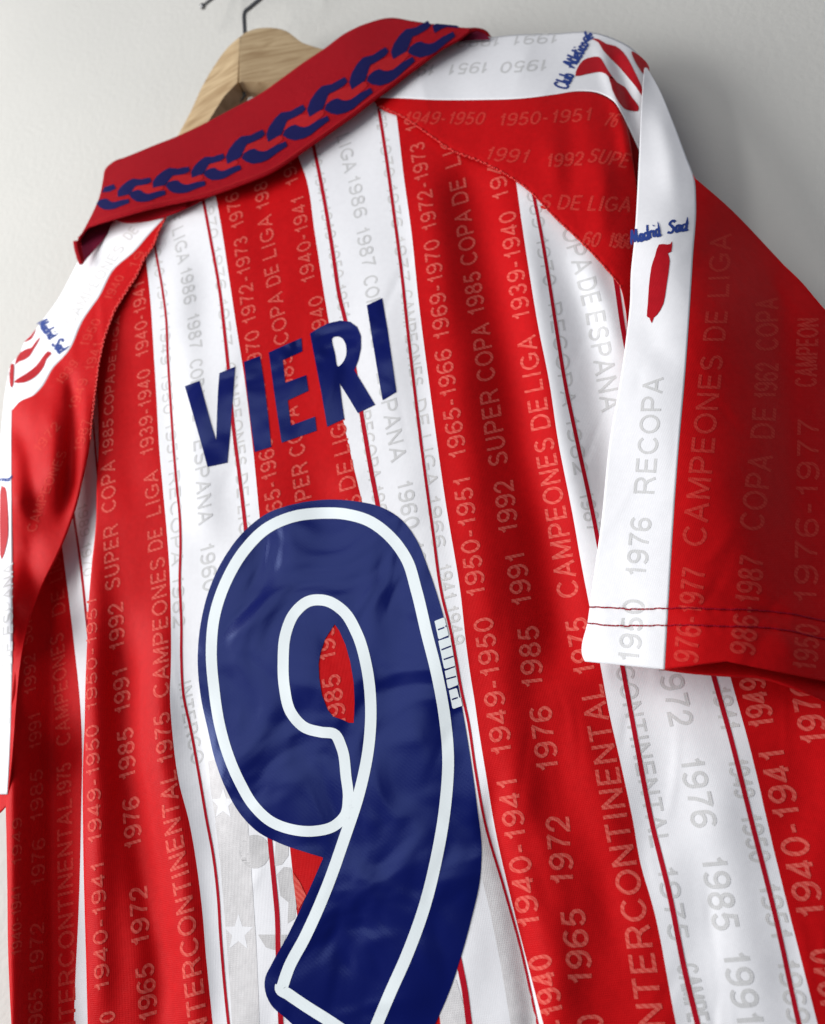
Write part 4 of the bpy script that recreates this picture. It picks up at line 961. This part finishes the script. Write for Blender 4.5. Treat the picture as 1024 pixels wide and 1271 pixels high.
# ------------------------------------------------------------------ crest knitted in below the number
def ghost(p, mat, eps, sm=0):
    b_ = fill_polys([smooth_closed(p, 3) if sm else p]); cut(b_, 6); drape([b_], 'knitted_crest_shape', h_body, eps, M[mat], back)
ghost(z2p([(275, 0), (440, 0), (455, 200), (470, 420), (482, 600), (495, 900), (500, 1100), (365, 1100), (350, 850), (325, 500), (300, 200)], 200, 1021, 4.096), 'ghost', .012)
ghost([(258, 945), (275, 940), (296, 975), (306, 1021), (268, 1021), (262, 985)], 'ghost', .012)
def star(cx, cy, r, an=0.2, fx=.8):
    return [(cx + fx * (r if k % 2 == 0 else r * .42) * math.sin(an + k * math.pi / 5), cy - (r if k % 2 == 0 else r * .42) * math.cos(an + k * math.pi / 5)) for k in range(10)]
for sx_, sy_, sr_ in ((296, 1158, 24), (277, 998, 20)):
    b_ = fill_polys([star(sx_, sy_, sr_, 0.0)]); cut(b_, 6); drape([b_], 'knitted_star', h_body, .017, M['white'], back)
ghost([(316 + 19 * math.cos(t) + 0, 1057 + 21 * math.sin(t)) for t in np.linspace(0, 6.28, 24)[:-1]], 'ghost2', .012)
ghost([(342, 1045), (358, 1050), (358, 1062), (350, 1073), (341, 1075)], 'ghost2', .012)
ghost([(344, 1085), (352, 1076), (361, 1077), (365, 1100), (368, 1125), (366, 1140), (357, 1146), (358, 1120), (348, 1112)], 'ghost2', .012)
ghost([(320, 1160), (342, 1160), (344, 1180), (330, 1176)], 'ghost2', .012)
ghost([(346, 1160), (356, 1160), (350, 1175), (346, 1180)], 'ghost2', .012)
ghost([(600, 1000), (604, 1021), (625, 1105), (645, 1172), (668, 1271), (676, 1310), (640, 1310), (632, 1260), (621, 1195), (608, 1130), (598, 1090), (596, 1040)], 'ghost', .012)
ghost([(545, 1255), (566, 1215), (576, 1250), (584, 1300), (550, 1300)], 'ghost', .012)
bh_ = fill_polys([[(363, 1082), (372, 1095), (380, 1112), (370, 1130), (366, 1110)]]); cut(bh_, 6); drape([bh_], 'knitted_crest_shape', h_body, .03, M['txt_red'], back)

# ------------------------------------------------------------------ player name
def name_letter(polys):
    b_ = fill_polys(polys); cut(b_, 5)
    return drape([b_], 'name_letter', h_body, .032, M['navy'], shirt)
zn = lambda p: z2p(p, 220, 370, 3.4133)
name_letter([zn([(32, 373), (94, 350), (118, 440), (145, 540), (165, 603), (168, 500), (172, 400), (178, 318), (245, 290), (236, 420), (222, 590), (212, 697), (170, 706), (128, 715), (100, 610), (66, 490)])])
name_letter([zn([(282, 270), (350, 245), (368, 360), (385, 500), (398, 630), (328, 652), (310, 520), (295, 390)])])
name_letter([[(333.5, 437.5), (354, 428), (374, 419.5), (375.2, 436), (351, 447), (354, 475), (380, 465.5), (382.8, 485), (357, 497), (361, 528), (391, 517), (393, 534.5), (371, 542), (349.5, 549.5), (342, 500)]])
rh = smooth_closed(zn([(655, 172), (690, 165), (712, 192), (716, 235), (703, 270), (678, 288), (668, 235)]), 4)
ro = zn([(562, 150)] + [(600, 126), (640, 106), (690, 95), (732, 100), (762, 122), (778, 160), (778, 212), (767, 262), (750, 306), (795, 380), (838, 452), (800, 470), (765, 487), (725, 420), (688, 362), (697, 440), (707, 512), (670, 528), (635, 545), (610, 400), (585, 270)])
name_letter([ro, [tuple(q) for q in rh]])
name_letter([zn([(803, 30), (868, 0), (890, 130), (910, 270), (928, 397), (870, 433), (845, 290), (822, 150)])])

# ------------------------------------------------------------------ number nine
z7 = lambda p: z2p(p, 220, 600, 1.895)
outer_s = z7([(300, 43), (350, 38), (420, 42), (480, 56), (528, 86), (560, 128), (590, 200), (625, 310), (650, 420), (670, 530), (690, 650), (705, 760), (716, 860), (712, 930), (690, 1030), (665, 1120), (638, 1200), (605, 1275), (560, 1370), (500, 1440)])
foot_s = [(430, 1345), (395, 1305), (356, 1265), (337, 1248), (329.5, 1232), (329, 1214), (337, 1197), (356, 1163), (380.7, 1111), (401, 1065)]
bowl_s = z7([(340, 879), (300, 867), (240, 846), (190, 820), (150, 780), (115, 720), (90, 655), (72, 580), (55, 500), (48, 420), (55, 330), (75, 250), (110, 175), (160, 110), (220, 66), (260, 52)])
o1 = [tuple(q) for q in catmull(outer_s, 120)]; o2 = [tuple(q) for q in catmull(foot_s, 60)]; o3 = [tuple(q) for q in catmull(bowl_s, 100)]
hole = z2p([(590, 178), (620, 220), (660, 310), (690, 420), (712, 550), (717, 680), (712, 805), (680, 805), (640, 785), (580, 765), (545, 720), (510, 630), (492, 520), (488, 430), (500, 360), (530, 270)], 300, 740, 5.12)
b_ = fill_polys([o1 + o2 + o3, hole]); cut(b_, 5)
number = drape([b_], 'squad_number', h_body, .032, M['navy'], shirt)
cl = [(245, 1190), (262, 1140), (300, 1068), (350, 955), (392, 838), (430, 720), (450, 620), (455, 520), (445, 430), (422, 352), (390, 300), (350, 276), (310, 277), (276, 305), (256, 350), (249, 420), (252, 480), (268, 540), (300, 574), (338, 585), (370, 590), (386, 620), (397, 690), (402, 740), (395, 780), (370, 805), (320, 818), (270, 814), (220, 795), (180, 758), (148, 705), (120, 640), (100, 570), (86, 480), (80, 400), (88, 310), (115, 230), (160, 155), (210, 106), (270, 79), (340, 70), (400, 73), (450, 88), (500, 125), (540, 180), (562, 250), (586, 350), (611, 450), (629, 550), (637, 640), (630, 760), (610, 880), (580, 1000), (540, 1110), (500, 1200), (470, 1271), (440, 1345)]
ribbon(z7(cl), 14.2, 640, 'number_outline', h_body, .044, M['vwhite'], number, wfun=lambda t: 13.2 + 1.6 * np.clip(abs(t - 0.42) * 2, 0, 1), across=4)
ribbon(z7([(244, 1180), (243, 1188), (262, 1202), (300, 1228), (360, 1266), (440, 1322)]), 14.5, 90, 'number_outline', h_body, .046, M['vwhite'], number, across=4)
# maker's mark on the rim of the number
zb_ = lambda p: z2p(p, 500, 740, 7.314)
blocks = [[(288, 228), (296, 222), (368, 194), (378, 200), (415, 350), (408, 358), (332, 390), (322, 382)],
          [(322, 408), (332, 402), (424, 372), (432, 380), (474, 622), (468, 634), (388, 660), (374, 652)],
          [(380, 680), (468, 646), (477, 652), (503, 796), (497, 806), (420, 838), (408, 830)],
          [(418, 856), (482, 835), (492, 842), (512, 920), (524, 922), (540, 994), (462, 1022), (450, 1014)]]
for q in blocks:
    b_ = fill_polys([zb_(q)]); cut(b_, 6); drape([b_], 'maker_mark', h_body, .044, M['vwhite'], number)
for (a, c), wd in ((((318, 305), (376, 283)), 13), (((386, 276), (394, 268)), 13), (((350, 487), (438, 452)), 13), (((370, 575), (458, 545)), 13), (((393, 753), (482, 728)), 13), (((445, 938), (498, 920)), 13)):
    ribbon(zb_([a, c]), wd / 7.3, 6, 'maker_mark_stroke', h_body, .052, M['navy'], number)

# ------------------------------------------------------------------ hanger
hanger = empty('clothes_hanger', (310, 45), -1.5, 'pale wooden clothes hanger with a bent steel hook, carrying the striped shirt', 'hanger')
def prism(name, poly, hf, depth, mat, parent, bevel=0.12):
    b_ = fill_polys([poly]); cut(b_, 12)
    V = [(v.co.x, v.co.y) for v in b_.verts]; b_.verts.index_update(); Fs = [tuple(v.index for v in f.verts) for f in b_.faces]; b_.free()
    V = np.array(V); Pf = unproj(V[:, 0], V[:, 1], hf(V[:, 0], V[:, 1])); Pb = Pf.copy(); Pb[:, 1] += depth
    bm = bmesh.new(); f_ = [bm.verts.new(tuple(p * S)) for p in Pf]; k_ = [bm.verts.new(tuple(p * S)) for p in Pb]
    for f in Fs:
        bm.faces.new([f_[i] for i in f]); bm.faces.new([k_[i] for i in f][::-1])
    be = [e for e in bm.edges if len(e.link_faces) == 1 and e.verts[0] in set(f_)]
    fi = {v: i for i, v in enumerate(f_)}
    for e in be:
        a, c = e.verts; bm.faces.new((a, c, k_[fi[c]], k_[fi[a]]))
    bmesh.ops.recalc_face_normals(bm, faces=bm.faces)
    me = bpy.data.meshes.new(name); bm.to_mesh(me); bm.free(); me.materials.append(mat)
    o = link(name, me); place(o, parent)
    md = o.modifiers.new('rounded', 'BEVEL'); md.width = bevel * S; md.segments = 3; md.limit_method = 'ANGLE'; md.angle_limit = math.radians(50)
    me.polygons.foreach_set('use_smooth', [True] * len(me.polygons))
    return o
armR = [tuple(q) for q in catmull(z2p([(398, 238), (420, 215), (450, 200), (490, 185), (560, 176), (630, 180), (690, 196), (740, 230), (790, 268), (860, 294), (935, 315), (1040, 345), (1200, 400)], 220, 0, 5.12), 50)] + [(480, 110), (400, 112), (330, 102), (300, 101), (296.5, 103)]
prism('hanger_arm', armR, lambda x, y: -0.9 - 0.012 * (x - 297), 1.7, M['wood'], hanger)
armL = [tuple(q) for q in catmull([(298, 45.5), (291, 51), (284.5, 57), (267, 80), (253, 103.5), (235.6, 140.6), (220, 170), (203, 210)], 30)] + [(238, 205), (246, 175), (257, 153), (267, 137), (278.6, 119), (294.5, 102.5)]
prism('hanger_arm', armL, lambda x, y: -0.9 - 0.022 * (297 - x), 2.0, M['wood'], hanger)
crk = z2p([(428, 538), (436, 560), (430, 580), (438, 600), (420, 622), (398, 645), (402, 630), (418, 605), (412, 590), (420, 575), (412, 560)], 220, 0, 5.12)
prism('joint_gap', crk, lambda x, y: -1.9 + 0 * x, 0.1, M['gap'], hanger, 0.01)
HK = -1.6
hp = [(304.5, 48), (304, 38), (303.4, 25), (303.2, 20), (303.8, 16.5), (306, 13), (310, 10), (316, 5), (322, 0), (330, -8), (336, -20), (334, -34), (322, -44), (304, -45), (292, -36)]
tube([tuple(float(v) for v in unproj(a, b, HK)) for a, b in catmull(hp, 70)], 0.20, 'hook', M['steel'], hanger)

whook = empty('wall_hook', (262, 0), -4.5, 'thin steel wall hook with ball tip, left of the hanger', 'wall hook')
tube([tuple(float(v) for v in unproj(a, b, h)) for a, b, h in catmull([(252, 8.0, -2.7), (256, 4.5, -2.9), (262, 0, -3.2), (272, -9, -3.8), (284, -20, -4.6), (296, -30, -5.6)], 30)], 0.16, 'hook_rod', M['steel'], whook)
bm = bmesh.new(); bmesh.ops.create_uvsphere(bm, u_segments=24, v_segments=14, radius=0.30 * S)
c_ = unproj(252, 8, -2.65) * S
for v in bm.verts: v.co = Vector(v.co) + Vector([float(q) for q in c_])
me = bpy.data.meshes.new('hook_tip'); bm.to_mesh(me); bm.free(); me.materials.append(M['steel'])
me.polygons.foreach_set('use_smooth', [True] * len(me.polygons))
o = link('hook_tip', me); place(o, whook)
